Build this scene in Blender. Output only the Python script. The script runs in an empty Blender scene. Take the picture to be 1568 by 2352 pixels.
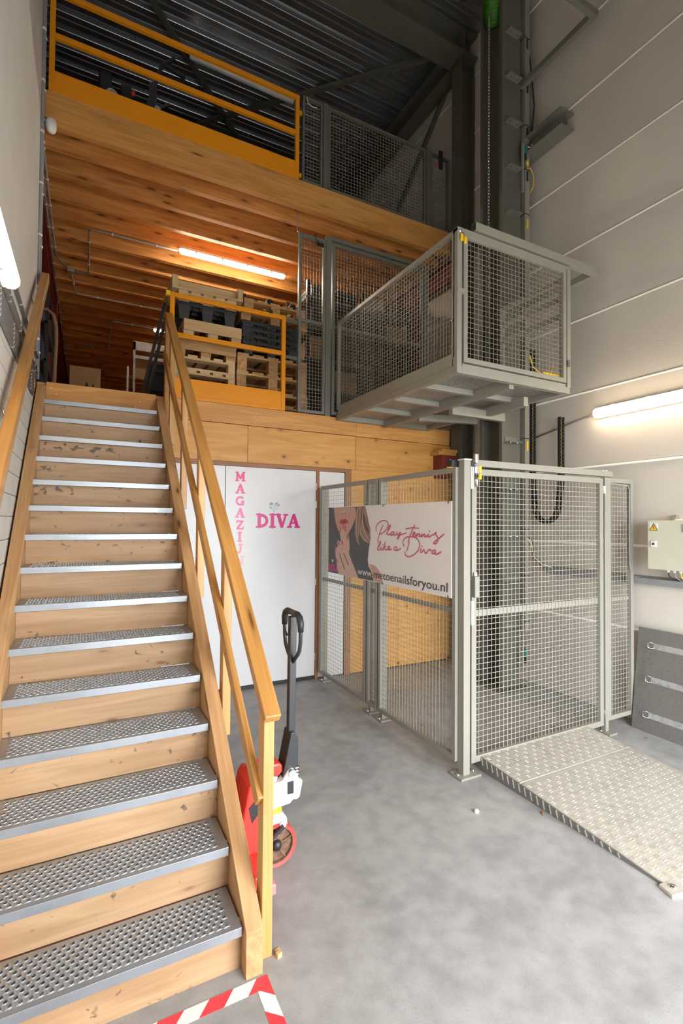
import bpy, math, random
from mathutils import Vector, Matrix
random.seed(11)
sc = bpy.context.scene
C = sc.collection
PI = math.pi

# ------------------------------------------------------------------ camera
YAW, PITCH, ROLL, FPX = math.radians(27.4738), math.radians(1.2374), math.radians(0.47467), 1125.113
w_ = Vector((math.sin(YAW) * math.cos(PITCH), math.cos(YAW) * math.cos(PITCH), math.sin(PITCH)))
r0 = Vector((math.cos(YAW), -math.sin(YAW), 0.0))
u0 = r0.cross(w_)
r_ = math.cos(ROLL) * r0 + math.sin(ROLL) * u0
u_ = -math.sin(ROLL) * r0 + math.cos(ROLL) * u0
cam = bpy.data.cameras.new('camera')
cam.sensor_fit = 'VERTICAL'
cam.sensor_height = 36.0
cam.lens = FPX / 2352 * 36.0
cam.clip_start = 0.02
cam_o = bpy.data.objects.new('camera', cam)
C.objects.link(cam_o)
M = Matrix.Identity(4)
for i in range(3):
    M[i][0], M[i][1], M[i][2] = r_[i], u_[i], -w_[i]
M[2][3] = 1.65
cam_o.matrix_world = M
sc.camera = cam_o

# ------------------------------------------------------------------ world, sun, exposure
world = bpy.data.worlds.new('sky')
sc.world = world
world.use_nodes = True
bg = world.node_tree.nodes['Background']
bg.inputs[0].default_value = (0.93, 0.965, 1.0, 1)
bg.inputs[1].default_value = 17.5
portal = bpy.data.lights.new('door_daylight_portal', 'AREA')   # only guides sampling of the sky through the open door
portal.shape = 'RECTANGLE'
portal.size, portal.size_y = 3.3, 2.5
portal.cycles.is_portal = True
portal_o = bpy.data.objects.new('door_daylight_portal', portal)
C.objects.link(portal_o)
portal_o.location = (2.4, -1.00, 1.25)
portal_o.rotation_euler = (math.radians(90), 0, 0)
LAMP, LAMPW, LAMPR = 100.0, 28.0, 3.0             # tube lamps under the joists, on the walls, far at the rear
sc.view_settings.view_transform = 'Standard'
sc.view_settings.look = 'None'
sc.view_settings.exposure = 0.0
sc.view_settings.gamma = 1.0
sc.view_settings.use_curve_mapping = False
sc.cycles.use_denoising = True
sc.cycles.max_bounces = 10
sc.cycles.diffuse_bounces = 6
sc.cycles.sample_clamp_indirect = 8.0

# ------------------------------------------------------------------ helpers
WL = {}                                          # world location of every object we made


def tag(o, label=None, cat=None, group=None, kind=None):
    if label: o['label'] = label
    if cat: o['category'] = cat
    if group: o['group'] = group
    if kind: o['kind'] = kind
    return o


def thing(name, label, cat, loc=(0, 0, 0), group=None, kind=None):
    o = bpy.data.objects.new(name, None)
    o.empty_display_size = 0.05
    C.objects.link(o)
    o.location = loc
    WL[o] = Vector(loc)
    return tag(o, label, cat, group, kind)


class MB:
    def __init__(s):
        s.v, s.f, s.g, s.mi, s.cm = [], [], [], [], 0

    def add(s, vs, fs, gs=None):
        o = len(s.v)
        s.v += [tuple(p) for p in vs]
        s.g += [tuple(p) for p in (gs or vs)]
        for f in fs:
            s.f.append([o + i for i in f])
            s.mi.append(s.cm)
        return s

    def box(s, x0, x1, y0, y1, z0, z1, ax='x'):
        vs = [(x, y, z) for z in (z0, z1) for y in (y0, y1) for x in (x0, x1)]
        k = {'x': (0, 1, 2), 'y': (1, 0, 2), 'z': (2, 0, 1)}[ax]
        gs = [(p[k[0]], p[k[1]], p[k[2]]) for p in vs]
        return s.add(vs, [(0, 2, 3, 1), (4, 5, 7, 6), (0, 1, 5, 4), (2, 6, 7, 3), (0, 4, 6, 2), (1, 3, 7, 5)], gs)

    def beam(s, p0, p1, w, h, up=(0, 0, 1)):
        p0, p1 = Vector(p0), Vector(p1)
        a = (p1 - p0)
        L = a.length
        a.normalize()
        side = a.cross(Vector(up)).normalized()
        u = side.cross(a)
        vs, gs = [], []
        for t in (0, 1):
            for i, j in ((-1, -1), (1, -1), (1, 1), (-1, 1)):
                vs.append(p0 + a * L * t + side * (w / 2 * i) + u * (h / 2 * j))
                gs.append((L * t, w / 2 * i, h / 2 * j))
        return s.add(vs, [(3, 2, 1, 0), (4, 5, 6, 7), (0, 1, 5, 4), (1, 2, 6, 5), (2, 3, 7, 6), (3, 0, 4, 7)], gs)

    def cyl(s, p0, p1, r, n=10, r1=None, cap=True):
        p0, p1 = Vector(p0), Vector(p1)
        r1 = r if r1 is None else r1
        a = (p1 - p0).normalized()
        t = Vector((0, 0, 1)) if abs(a.z) < 0.9 else Vector((1, 0, 0))
        e1 = a.cross(t).normalized()
        e2 = a.cross(e1)
        vs = []
        for p, rr in ((p0, r), (p1, r1)):
            for i in range(n):
                q = 2 * PI * i / n
                vs.append(p + e1 * math.cos(q) * rr + e2 * math.sin(q) * rr)
        fs = [(i, (i + 1) % n, n + (i + 1) % n, n + i) for i in range(n)]
        if cap: fs += [tuple(range(n))[::-1], tuple(range(n, 2 * n))]
        return s.add(vs, fs)

    def tube(s, pts, r, n=8):
        pts = [Vector(p) for p in pts]
        rings = []
        e1 = None
        for i, p in enumerate(pts):
            a = (pts[min(i + 1, len(pts) - 1)] - pts[max(i - 1, 0)]).normalized()
            if e1 is None:
                t = Vector((0, 0, 1)) if abs(a.z) < 0.9 else Vector((1, 0, 0))
                e1 = a.cross(t).normalized()
            else:
                e1 = (e1 - a * e1.dot(a)).normalized()
            e2 = a.cross(e1)
            rr = r[i] if isinstance(r, (list, tuple)) else r
            rings.append([p + e1 * math.cos(2 * PI * k / n) * rr + e2 * math.sin(2 * PI * k / n) * rr for k in range(n)])
        vs = [q for ring in rings for q in ring]
        fs = []
        for i in range(len(pts) - 1):
            for k in range(n):
                fs.append((i * n + k, i * n + (k + 1) % n, (i + 1) * n + (k + 1) % n, (i + 1) * n + k))
        fs += [tuple(range(n))[::-1], tuple(range((len(pts) - 1) * n, len(pts) * n))]
        return s.add(vs, fs)

    def prism(s, poly, ax, a, b, gax=None):
        n = len(poly)
        def P(p, t):
            return {'x': (t, p[0], p[1]), 'y': (p[0], t, p[1]), 'z': (p[0], p[1], t)}[ax]
        vs = [P(p, a) for p in poly] + [P(p, b) for p in poly]
        fs = [(i, (i + 1) % n, n + (i + 1) % n, n + i) for i in range(n)] + [tuple(range(n))[::-1], tuple(range(n, 2 * n))]
        gs = None
        if gax:
            k = {'x': (0, 1, 2), 'y': (1, 0, 2), 'z': (2, 0, 1)}[gax]
            gs = [(p[k[0]], p[k[1]], p[k[2]]) for p in vs]
        return s.add(vs, fs, gs)

    def lathe(s, c, axis, prof, n=20):
        c, a = Vector(c), Vector(axis).normalized()
        t = Vector((0, 0, 1)) if abs(a.z) < 0.9 else Vector((1, 0, 0))
        e1 = a.cross(t).normalized()
        e2 = a.cross(e1)
        vs = [c + a * h + (e1 * math.cos(2 * PI * k / n) + e2 * math.sin(2 * PI * k / n)) * r for r, h in prof for k in range(n)]
        fs = [(i * n + k, i * n + (k + 1) % n, (i + 1) * n + (k + 1) % n, (i + 1) * n + k) for i in range(len(prof) - 1) for k in range(n)]
        return s.add(vs, fs)

    def build(s, name, mat, parent=None, smooth=False, bevel=0.0, label=None, cat=None, group=None, kind=None, loc=None):
        if parent is not None:
            org = WL[parent]
        elif loc is not None:
            org = Vector(loc)
        else:
            xs, ys, zs = zip(*s.v)
            org = Vector(((min(xs) + max(xs)) / 2, (min(ys) + max(ys)) / 2, min(zs)))
        me = bpy.data.meshes.new(name)
        me.from_pydata([(p[0] - org.x, p[1] - org.y, p[2] - org.z) for p in s.v], [], s.f)
        for m in (mat if isinstance(mat, (list, tuple)) else [mat]):
            me.materials.append(m)
        if isinstance(mat, (list, tuple)):
            me.polygons.foreach_set('material_index', s.mi)
        at = me.attributes.new('gr', 'FLOAT_VECTOR', 'POINT')
        at.data.foreach_set('vector', [c for p in s.g for c in p])
        import bmesh
        bm = bmesh.new()
        bm.from_mesh(me)
        bmesh.ops.recalc_face_normals(bm, faces=bm.faces)
        bm.to_mesh(me)
        bm.free()
        if smooth:
            me.polygons.foreach_set('use_smooth', [True] * len(me.polygons))
        o = bpy.data.objects.new(name, me)
        C.objects.link(o)
        if parent is not None:
            o.parent = parent
        else:
            o.location = org
        WL[o] = org
        if bevel:
            b = o.modifiers.new('bevel', 'BEVEL')
            b.width = bevel
            b.segments = 2
            b.limit_method = 'ANGLE'
        return tag(o, label, cat, group, kind)


def bx(x0, x1, y0, y1, z0, z1, ax='x'):
    return MB().box(x0, x1, y0, y1, z0, z1, ax)


def share(o, parent, dx=(0, 0, 0)):
    """another piece with the same mesh, moved by dx"""
    c = o.copy()
    C.objects.link(c)
    c.parent = parent
    c.location = o.location + Vector(dx)
    WL[c] = WL[o] + Vector(dx)
    return c


def dup(root, loc, rotz=0.0, label=None, group=None):
    r = root.copy()
    C.objects.link(r)
    r.location = loc
    r.rotation_euler = (0, 0, rotz)
    WL[r] = Vector(loc)
    if label: r['label'] = label
    if group: r['group'] = group
    for ch in list(root.children):
        c = ch.copy()
        C.objects.link(c)
        c.parent = r
        for g in list(ch.children):
            d = g.copy()
            C.objects.link(d)
            d.parent = c
    return r


# ------------------------------------------------------------------ materials
def new_mat(name):
    m = bpy.data.materials.new(name)
    m.use_nodes = True
    return m, m.node_tree.nodes, m.node_tree.links, m.node_tree.nodes['Principled BSDF']


def ramp(n, stops):
    r = n.new('ShaderNodeValToRGB')
    e = r.color_ramp.elements
    while len(e) > 1: e.remove(e[0])
    e[0].position, e[0].color = stops[0][0], (*stops[0][1], 1)
    for p, c in stops[1:]:
        x = e.new(p)
        x.color = (*c, 1)
    return r


def mixc(n, l, fac, a, b, mode='MIX'):
    m = n.new('ShaderNodeMix')
    m.data_type = 'RGBA'
    m.blend_type = mode
    for idx, val in ((0, fac), (6, a), (7, b)):
        if hasattr(val, 'is_linked') or hasattr(val, 'links'):
            l.new(val, m.inputs[idx])
        else:
            m.inputs[idx].default_value = val if idx == 0 else (*val, 1)
    return m.outputs[2]


def paint(name, col, rough=0.45, metal=0.0, var=0.06, scale=6.0, bump=0.0, bscale=60.0, coat=0.0, spec=0.5):
    m, n, l, b = new_mat(name)
    tc = n.new('ShaderNodeTexCoord')
    nz = n.new('ShaderNodeTexNoise')
    nz.inputs['Scale'].default_value = scale
    nz.inputs['Detail'].default_value = 4
    l.new(tc.outputs['Object'], nz.inputs['Vector'])
    rp = ramp(n, [(0.3, tuple(c * (1 - var) for c in col)), (0.7, tuple(min(1, c * (1 + var)) for c in col))])
    l.new(nz.outputs['Fac'], rp.inputs['Fac'])
    l.new(rp.outputs['Color'], b.inputs['Base Color'])
    b.inputs['Roughness'].default_value = rough
    b.inputs['Metallic'].default_value = metal
    b.inputs['Specular IOR Level'].default_value = spec
    if coat: b.inputs['Coat Weight'].default_value = coat
    if bump:
        n2 = n.new('ShaderNodeTexNoise')
        n2.inputs['Scale'].default_value = bscale
        n2.inputs['Detail'].default_value = 3
        l.new(tc.outputs['Object'], n2.inputs['Vector'])
        bp = n.new('ShaderNodeBump')
        bp.inputs['Strength'].default_value = bump
        bp.inputs['Distance'].default_value = 0.004
        l.new(n2.outputs['Fac'], bp.inputs['Height'])
        l.new(bp.outputs['Normal'], b.inputs['Normal'])
    return m


def wood(name, light, dark, knot=(0.16, 0.06, 0.02), rough=0.5, ks=(1.5, 6, 6), kth=0.13, grain=1.0, stain=None, sth=0.66):
    m, n, l, b = new_mat(name)
    at = n.new('ShaderNodeAttribute')
    at.attribute_name = 'gr'
    oi = n.new('ShaderNodeObjectInfo')
    mu = n.new('ShaderNodeMath')
    mu.operation = 'MULTIPLY'
    mu.inputs[1].default_value = 61.7
    l.new(oi.outputs['Random'], mu.inputs[0])
    ad = n.new('ShaderNodeVectorMath')
    ad.operation = 'ADD'
    l.new(at.outputs['Vector'], ad.inputs[0])
    l.new(mu.outputs[0], ad.inputs[1])

    def noise(scl, sc_, det, dist=0.0):
        mp = n.new('ShaderNodeVectorMath')
        mp.operation = 'MULTIPLY'
        l.new(ad.outputs[0], mp.inputs[0])
        mp.inputs[1].default_value = scl
        z = n.new('ShaderNodeTexNoise')
        z.inputs['Scale'].default_value = sc_
        z.inputs['Detail'].default_value = det
        z.inputs['Distortion'].default_value = dist
        l.new(mp.outputs[0], z.inputs['Vector'])
        return z.outputs['Fac']
    broad = noise((0.8, 9, 9), 1.6, 3, 1.2)
    fine = noise((1.5, 60, 60), 2.0, 3, 0.4)
    r1 = ramp(n, [(0.32, dark), (0.5, tuple((a + c) / 2 for a, c in zip(dark, light))), (0.68, light)])
    l.new(broad, r1.inputs['Fac'])
    r2 = ramp(n, [(0.3, tuple(1 - 0.22 * grain for _ in range(3))), (0.7, (1, 1, 1))])
    l.new(fine, r2.inputs['Fac'])
    col = mixc(n, l, 1.0, r1.outputs['Color'], r2.outputs['Color'], 'MULTIPLY')
    # knots
    wob = noise((3, 12, 12), 1.0, 2)
    kv = n.new('ShaderNodeVectorMath')
    kv.operation = 'MULTIPLY'
    l.new(ad.outputs[0], kv.inputs[0])
    kv.inputs[1].default_value = ks
    vo = n.new('ShaderNodeTexVoronoi')
    vo.inputs['Scale'].default_value = 1.0
    l.new(kv.outputs[0], vo.inputs['Vector'])
    rk = ramp(n, [(kth * 0.45, (1, 1, 1)), (kth, (0.25, 0.25, 0.25)), (kth * 2.2, (0, 0, 0))])
    l.new(vo.outputs['Distance'], rk.inputs['Fac'])
    col = mixc(n, l, rk.outputs['Color'], col, knot)
    if stain:
        s1 = noise((7, 9, 9), 3.0, 6, 0.5)
        s2 = noise((1.2, 1.5, 1.5), 1.0, 2)
        mm = n.new('ShaderNodeMath')
        mm.operation = 'MULTIPLY_ADD'
        l.new(s2, mm.inputs[0])
        mm.inputs[1].default_value = 0.5
        l.new(s1, mm.inputs[2])
        rs = ramp(n, [(sth + 0.22, (0, 0, 0)), (sth + 0.30, (0.8, 0.8, 0.8))])
        l.new(mm.outputs[0], rs.inputs['Fac'])
        col = mixc(n, l, rs.outputs['Color'], col, stain)
    hv = n.new('ShaderNodeHueSaturation')
    vv = n.new('ShaderNodeMapRange')
    vv.inputs[3].default_value = 0.86
    vv.inputs[4].default_value = 1.1
    l.new(oi.outputs['Random'], vv.inputs[0])
    l.new(vv.outputs[0], hv.inputs['Value'])
    l.new(col, hv.inputs['Color'])
    l.new(hv.outputs['Color'], b.inputs['Base Color'])
    b.inputs['Roughness'].default_value = rough
    bp = n.new('ShaderNodeBump')
    bp.inputs['Strength'].default_value = 0.12
    bp.inputs['Distance'].default_value = 0.002
    l.new(fine, bp.inputs['Height'])
    l.new(bp.outputs['Normal'], b.inputs['Normal'])
    return m


def galv(name, col=(0.52, 0.54, 0.56), rough=0.42, vs=35.0, spread=0.22, metal=0.75):
    m, n, l, b = new_mat(name)
    tc = n.new('ShaderNodeTexCoord')
    vo = n.new('ShaderNodeTexVoronoi')
    vo.inputs['Scale'].default_value = vs
    l.new(tc.outputs['Object'], vo.inputs['Vector'])
    nz = n.new('ShaderNodeTexNoise')
    nz.inputs['Scale'].default_value = 5
    nz.inputs['Detail'].default_value = 5
    l.new(tc.outputs['Object'], nz.inputs['Vector'])
    sx = n.new('ShaderNodeSeparateColor')
    l.new(vo.outputs['Color'], sx.inputs[0])
    av = n.new('ShaderNodeMath')
    av.operation = 'ADD'
    l.new(sx.outputs[0], av.inputs[0])
    l.new(nz.outputs['Fac'], av.inputs[1])
    rp = ramp(n, [(0.4, tuple(c * (1 - spread) for c in col)), (1.3 / 1.0 if False else 1.0, tuple(min(1, c * (1 + spread)) for c in col))])
    l.new(av.outputs[0], rp.inputs['Fac'])
    l.new(rp.outputs['Color'], b.inputs['Base Color'])
    b.inputs['Metallic'].default_value = metal
    rr = n.new('ShaderNodeMapRange')
    rr.inputs[3].default_value = rough - 0.08
    rr.inputs[4].default_value = rough + 0.12
    l.new(nz.outputs['Fac'], rr.inputs[0])
    l.new(rr.outputs[0], b.inputs['Roughness'])
    return m


def concrete(name, col, rough=0.5):
    m, n, l, b = new_mat(name)
    tc = n.new('ShaderNodeTexCoord')

    def nz(s, d, dist=0):
        z = n.new('ShaderNodeTexNoise')
        z.inputs['Scale'].default_value = s
        z.inputs['Detail'].default_value = d
        z.inputs['Distortion'].default_value = dist
        l.new(tc.outputs['Object'], z.inputs['Vector'])
        return z.outputs['Fac']
    a, c, d = nz(2.2, 8, 1.0), nz(11, 8), nz(140, 2)
    r1 = ramp(n, [(0.3, tuple(x * 0.82 for x in col)), (0.5, col), (0.72, tuple(x * 1.12 for x in col))])
    l.new(a, r1.inputs['Fac'])
    r2 = ramp(n, [(0.3, (0.78, 0.78, 0.78)), (0.65, (1, 1, 1))])
    l.new(c, r2.inputs['Fac'])
    o1 = mixc(n, l, 1.0, r1.outputs['Color'], r2.outputs['Color'], 'MULTIPLY')
    r3 = ramp(n, [(0.33, (0.86, 0.86, 0.86)), (0.42, (1, 1, 1))])
    l.new(d, r3.inputs['Fac'])
    o2 = mixc(n, l, 1.0, o1, r3.outputs['Color'], 'MULTIPLY')
    vo = n.new('ShaderNodeTexVoronoi')
    vo.inputs['Scale'].default_value = 2.3
    l.new(tc.outputs['Object'], vo.inputs['Vector'])
    r4 = ramp(n, [(0.035, (0.7, 0.7, 0.7)), (0.075, (0, 0, 0))])
    l.new(vo.outputs['Distance'], r4.inputs['Fac'])
    o3 = mixc(n, l, r4.outputs['Color'], o2, tuple(x * 0.7 for x in col))
    l.new(o3, b.inputs['Base Color'])
    rg = n.new('ShaderNodeMapRange')
    rg.inputs[3].default_value = rough - 0.1
    rg.inputs[4].default_value = rough + 0.14
    l.new(c, rg.inputs[0])
    l.new(rg.outputs[0], b.inputs['Roughness'])
    bp = n.new('ShaderNodeBump')
    bp.inputs['Strength'].default_value = 0.12
    bp.inputs['Distance'].default_value = 0.003
    l.new(c, bp.inputs['Height'])
    l.new(bp.outputs['Normal'], b.inputs['Normal'])
    return m


def emit(name, col, strength):
    m, n, l, b = new_mat(name)
    b.inputs['Base Color'].default_value = (*col, 1)
    b.inputs['Emission Color'].default_value = (*col, 1)
    b.inputs['Emission Strength'].default_value = strength
    return m


PINE = wood('pine_beam', (0.76, 0.36, 0.105), (0.52, 0.205, 0.048), ks=(3.2, 11, 11), kth=0.2)
FASC = wood('pine_fascia', (0.74, 0.37, 0.105), (0.58, 0.26, 0.062), ks=(1.2, 7, 7), kth=0.1)
RAIL = wood('varnished_rail', (0.68, 0.355, 0.105), (0.53, 0.245, 0.06), rough=0.34, ks=(1.2, 9, 9), kth=0.1)
POST = wood('light_post', (0.68, 0.375, 0.135), (0.57, 0.295, 0.095), rough=0.4, ks=(1.1, 9, 9), kth=0.12)
STRG = wood('stringer_pine', (0.70, 0.42, 0.20), (0.54, 0.28, 0.115), rough=0.45, ks=(2.2, 9, 9), kth=0.12)
PLY = wood('plywood', (0.75, 0.385, 0.098), (0.62, 0.29, 0.062), ks=(5, 7, 7), kth=0.12, grain=0.6)
RISER = wood('plywood_riser', (0.53, 0.34, 0.19), (0.41, 0.245, 0.125), knot=(0.24, 0.12, 0.06), ks=(3, 9, 9), kth=0.1, grain=0.6, stain=(0.04, 0.035, 0.03), sth=0.675)
PALW = wood('pallet_wood', (0.64, 0.39, 0.17), (0.42, 0.215, 0.08), ks=(3, 12, 12), kth=0.08, rough=0.7)
PALN = wood('pallet_wood_new', (0.78, 0.57, 0.32), (0.66, 0.43, 0.2), ks=(2, 12, 12), kth=0.08, rough=0.65)
FRAMEW = wood('door_frame_wood', (0.33, 0.15, 0.06), (0.24, 0.095, 0.035), ks=(1, 5, 5), kth=0.03)
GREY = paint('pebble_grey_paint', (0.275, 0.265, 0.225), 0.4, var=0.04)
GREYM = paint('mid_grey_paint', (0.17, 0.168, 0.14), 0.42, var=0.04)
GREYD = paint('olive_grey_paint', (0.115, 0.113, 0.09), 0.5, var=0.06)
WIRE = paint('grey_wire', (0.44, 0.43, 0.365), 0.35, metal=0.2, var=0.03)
WIRE_DIM = paint('dimmed_grey_wire', (0.33, 0.32, 0.265), 0.4, metal=0.2, var=0.03)  # wire colour darkened for the upper panels to offset the wall lamps' light
ORANGE = paint('orange_paint', (0.76, 0.275, 0.003), 0.38, var=0.03)
REDST = paint('red_primer_steel', (0.17, 0.028, 0.018), 0.5, var=0.1)
WHITE = paint('white_door_panel', (0.67, 0.67, 0.675), 0.35, var=0.015)
WALLR = paint('precast_wall_paint', (0.63, 0.585, 0.525), 0.8, var=0.035, scale=2.0, bump=0.35, bscale=90)
WALLL = paint('painted_block_wall', (0.64, 0.62, 0.58), 0.8, var=0.05, scale=3.0, bump=0.4, bscale=70)
JOINT = paint('painted_joint', (0.70, 0.66, 0.60), 0.6, var=0.02)
DARKJ = paint('block_joint', (0.38, 0.35, 0.32), 0.9)
CONC = concrete('polished_concrete', (0.375, 0.37, 0.365), 0.52)
YARD = concrete('yard_paving', (0.40, 0.39, 0.37), 0.8)
GALV = galv('galvanised_steel')
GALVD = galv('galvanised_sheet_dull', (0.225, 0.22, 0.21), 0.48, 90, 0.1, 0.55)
GALVF = galv('galvanised_floor_plate', (0.30, 0.29, 0.27), 0.5, 120, 0.4, 0.6)
TREADM = galv('galvanised_tread', (0.42, 0.45, 0.49), 0.40, 18, 0.05, 0.8)
ALU = galv('aluminium_tread_plate', (0.62, 0.585, 0.525), 0.36, 30, 0.08, 0.55)
ROOFM = paint('roof_deck_steel', (0.46, 0.48, 0.50), 0.33, 0.9, var=0.04, scale=1.0)
CHROME = paint('chrome', (0.7, 0.7, 0.7), 0.2, 1.0)
CHAINM = paint('dark_chain_steel', (0.40, 0.40, 0.40), 0.3, 0.9)
PVC = paint('grey_conduit', (0.27, 0.275, 0.28), 0.45)
PVCW = paint('white_plastic', (0.75, 0.74, 0.71), 0.4)
DUCT = paint('grey_trunking', (0.25, 0.255, 0.26), 0.5)
BLACK = paint('black_plastic', (0.022, 0.022, 0.024), 0.45)
BLACKP = paint('black_pallet_plastic', (0.03, 0.032, 0.034), 0.55)
BLKMET = paint('black_painted_metal', (0.03, 0.031, 0.034), 0.35)
YELLOW = paint('yellow_plastic', (0.85, 0.55, 0.02), 0.4)
TEAL = paint('teal_plastic', (0.02, 0.16, 0.19), 0.4)
GREEN = paint('green_motor', (0.045, 0.20, 0.012), 0.45)
RED = paint('red_paint', (0.75, 0.045, 0.03), 0.32, var=0.03)
PINKF = paint('faded_red_paint', (0.80, 0.24, 0.25), 0.4, var=0.03)
CAST = paint('white_cast_iron', (0.66, 0.66, 0.64), 0.42, var=0.05)
RUST = paint('rusty_wheel', (0.16, 0.085, 0.05), 0.7, var=0.5, scale=40)
TYRE = paint('red_tyre', (0.55, 0.07, 0.06), 0.5)
CAB = paint('cabinet_beige', (0.60, 0.58, 0.47), 0.45, var=0.02)
CARD = paint('cardboard', (0.30, 0.19, 0.10), 0.8)
PAPER = paint('white_print', (0.82, 0.80, 0.78), 0.3, var=0.01)
TAPEW = paint('tape_white', (0.80, 0.80, 0.80), 0.45, var=0.04)
TAPER = paint('tape_red', (0.72, 0.05, 0.07), 0.45, var=0.06)
DARKIN = paint('dark_gap', (0.02, 0.02, 0.02), 0.8)
LEAF = paint('dry_leaf', (0.22, 0.10, 0.04), 0.8, var=0.3)
TUBE = emit('lamp_tube', (1.0, 0.86, 0.67), LAMP)
TUBEW = emit('lamp_tube_wall', (1.0, 0.80, 0.54), LAMPW)
TUBER = emit('lamp_tube_rear', (1.0, 0.84, 0.62), LAMPR)
TUBES = emit('small_lamp', (1.0, 0.92, 0.8), 20)
DIFF = paint('lamp_cover', (0.72, 0.70, 0.66), 0.3)


def P2(name, rgb, rough=0.35):
    return paint(name, rgb, rough, var=0.01)


# ------------------------------------------------------------------ the setting
floor = bx(-2.3, 4.35, -1.86, 20.2, -0.15, 0.0).build('floor', CONC, label='smooth grey concrete floor of the loading hall', cat='floor', kind='structure')
bx(-9, 13, -16, -1.86, -0.2, -0.02).build('yard_ground', YARD, label='paved yard outside the open loading door', cat='ground', kind='structure')

# left wall: core, smooth plaster above, blocks where they show
wl = bx(-0.64, -0.396, -1.85, 4.66, 0.0, 7.72).build('wall_left', DARKJ, label='off white painted block wall beside the stairs', cat='wall', kind='structure')
bx(-0.397, -0.388, -1.85, 4.655, 3.05, 7.70).build('plaster_face', WALLL, wl)
bx(-0.397, -0.388, -1.85, 1.6, 0.0, 3.05).build('plaster_face', WALLL, wl)
blk = None
CH, BL = 0.1255, 0.255
for k in range(25):
    z = k * CH - 0.085
    for j in range(13):
        y = 1.60 + j * BL + (0.5 * BL if k % 2 else 0)
        if y + BL > 4.66 or z + CH > 3.06 or z < 0: continue
        if blk is None:
            blk = bx(-0.398, -0.388, y, y + BL - 0.005, z, z + CH - 0.005).build('block', WALLL, wl)
            by, bz = y, z
        else:
            share(blk, wl, (0, y - by, z - bz))
bx(-0.388, -0.376, 4.60, 4.63, 6.0, 7.0).build('lath_strip', PALN, wl)

# right wall: precast panels with rounded joint strips
wr = bx(4.162, 4.36, -1.85, 20.2, 0.0, 7.72).build('wall_right', JOINT, label='beige precast concrete panel wall with horizontal joints', cat='wall', kind='structure')
zs = [0.0] + [0.765 + 0.711 * i for i in range(10)] + [7.72]
for i in range(len(zs) - 1):
    bx(4.15, 4.165, -1.85, 20.2, zs[i] + (0.013 if i else 0), zs[i + 1] - 0.013).build('wall_panel', WALLR, wr)
jb = None
for z in zs[1:-1]:
    if jb is None:
        jb = MB().cyl((4.153, -1.85, z), (4.153, 20.2, z), 0.0105, 10).build('joint_strip', JOINT, wr, smooth=True)
        jz = z
    else:
        share(jb, wr, (0, 0, z - jz))

bx(-2.3, 4.36, 20.0, 20.2, 0, 7.72).build('wall_back', WALLR, label='plain rear wall of the hall in deep shadow', cat='wall', kind='structure')
bx(-2.4, -2.25, 4.5, 20.2, 0, 7.72).build('wall_side', WALLL, label='plain side wall behind the storage shelves', cat='wall', kind='structure')
bx(-2.3, -0.62, 4.50, 4.64, 0, 7.72).build('wall_return', WALLL, label='short wall closing the storage area beside the stairs', cat='wall', kind='structure')
wf = bx(-0.66, 0.75, -1.05, -0.95, 0, 7.72)
wf.box(4.05, 4.36, -1.05, -0.95, 0, 7.72)
wf.box(0.75, 4.05, -1.05, -0.95, 2.5, 7.72)
wf.build('wall_front', WALLL, label='front wall with the open loading door behind the viewer', cat='wall', kind='structure')

# roof deck: trapezoidal steel sheet, ribs running across the hall
ce = thing('ceiling', 'dark corrugated steel roof deck', 'ceiling', (1, 5, 7.6), kind='structure')
prof = []
y = -1.85
pit = 0.245
while y < 20.1:
    prof += [(y, 7.70), (y + 0.052, 7.70), (y + 0.062, 7.645), (y + 0.066, 7.640), (y + 0.13, 7.640), (y + 0.135, 7.652), (y + 0.15, 7.652), (y + 0.155, 7.640), (y + 0.222, 7.640), (y + 0.232, 7.648)]
    y += pit
mb = MB()
n = len(prof)
mb.add([(x, p[0], p[1]) for x in (-2.35, 4.3) for p in prof], [(i, i + 1, n + i + 1, n + i) for i in range(n - 1)])
mb.build('deck_sheet', ROOFM, ce)
bx(-2.45, 4.4, -2.0, 20.3, 7.73, 7.85).build('roof_light_block', GREYD, ce)  # unseen slab above the deck, added to keep outside light out

# facade wall under the mezzanine
fa = bx(-0.38, 4.15, 4.80, 4.88, 0, 2.6).build('wall_facade', PLY, label='plywood clad wall under the mezzanine', cat='wall', kind='structure')
for x0, x1, z0, z1 in ((2.572, 3.19, 0.012, 2.236), (3.194, 4.12, 0.012, 2.236), (0.60, 1.40, 2.238, 2.60), (1.404, 2.62, 2.238, 2.60), (2.624, 4.12, 2.238, 2.60), (-0.38, 0.60, 0.0, 2.6)):
    bx(x0, x1, 4.716, 4.80, z0, z1).build('plywood_panel', PLY, fa)

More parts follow.
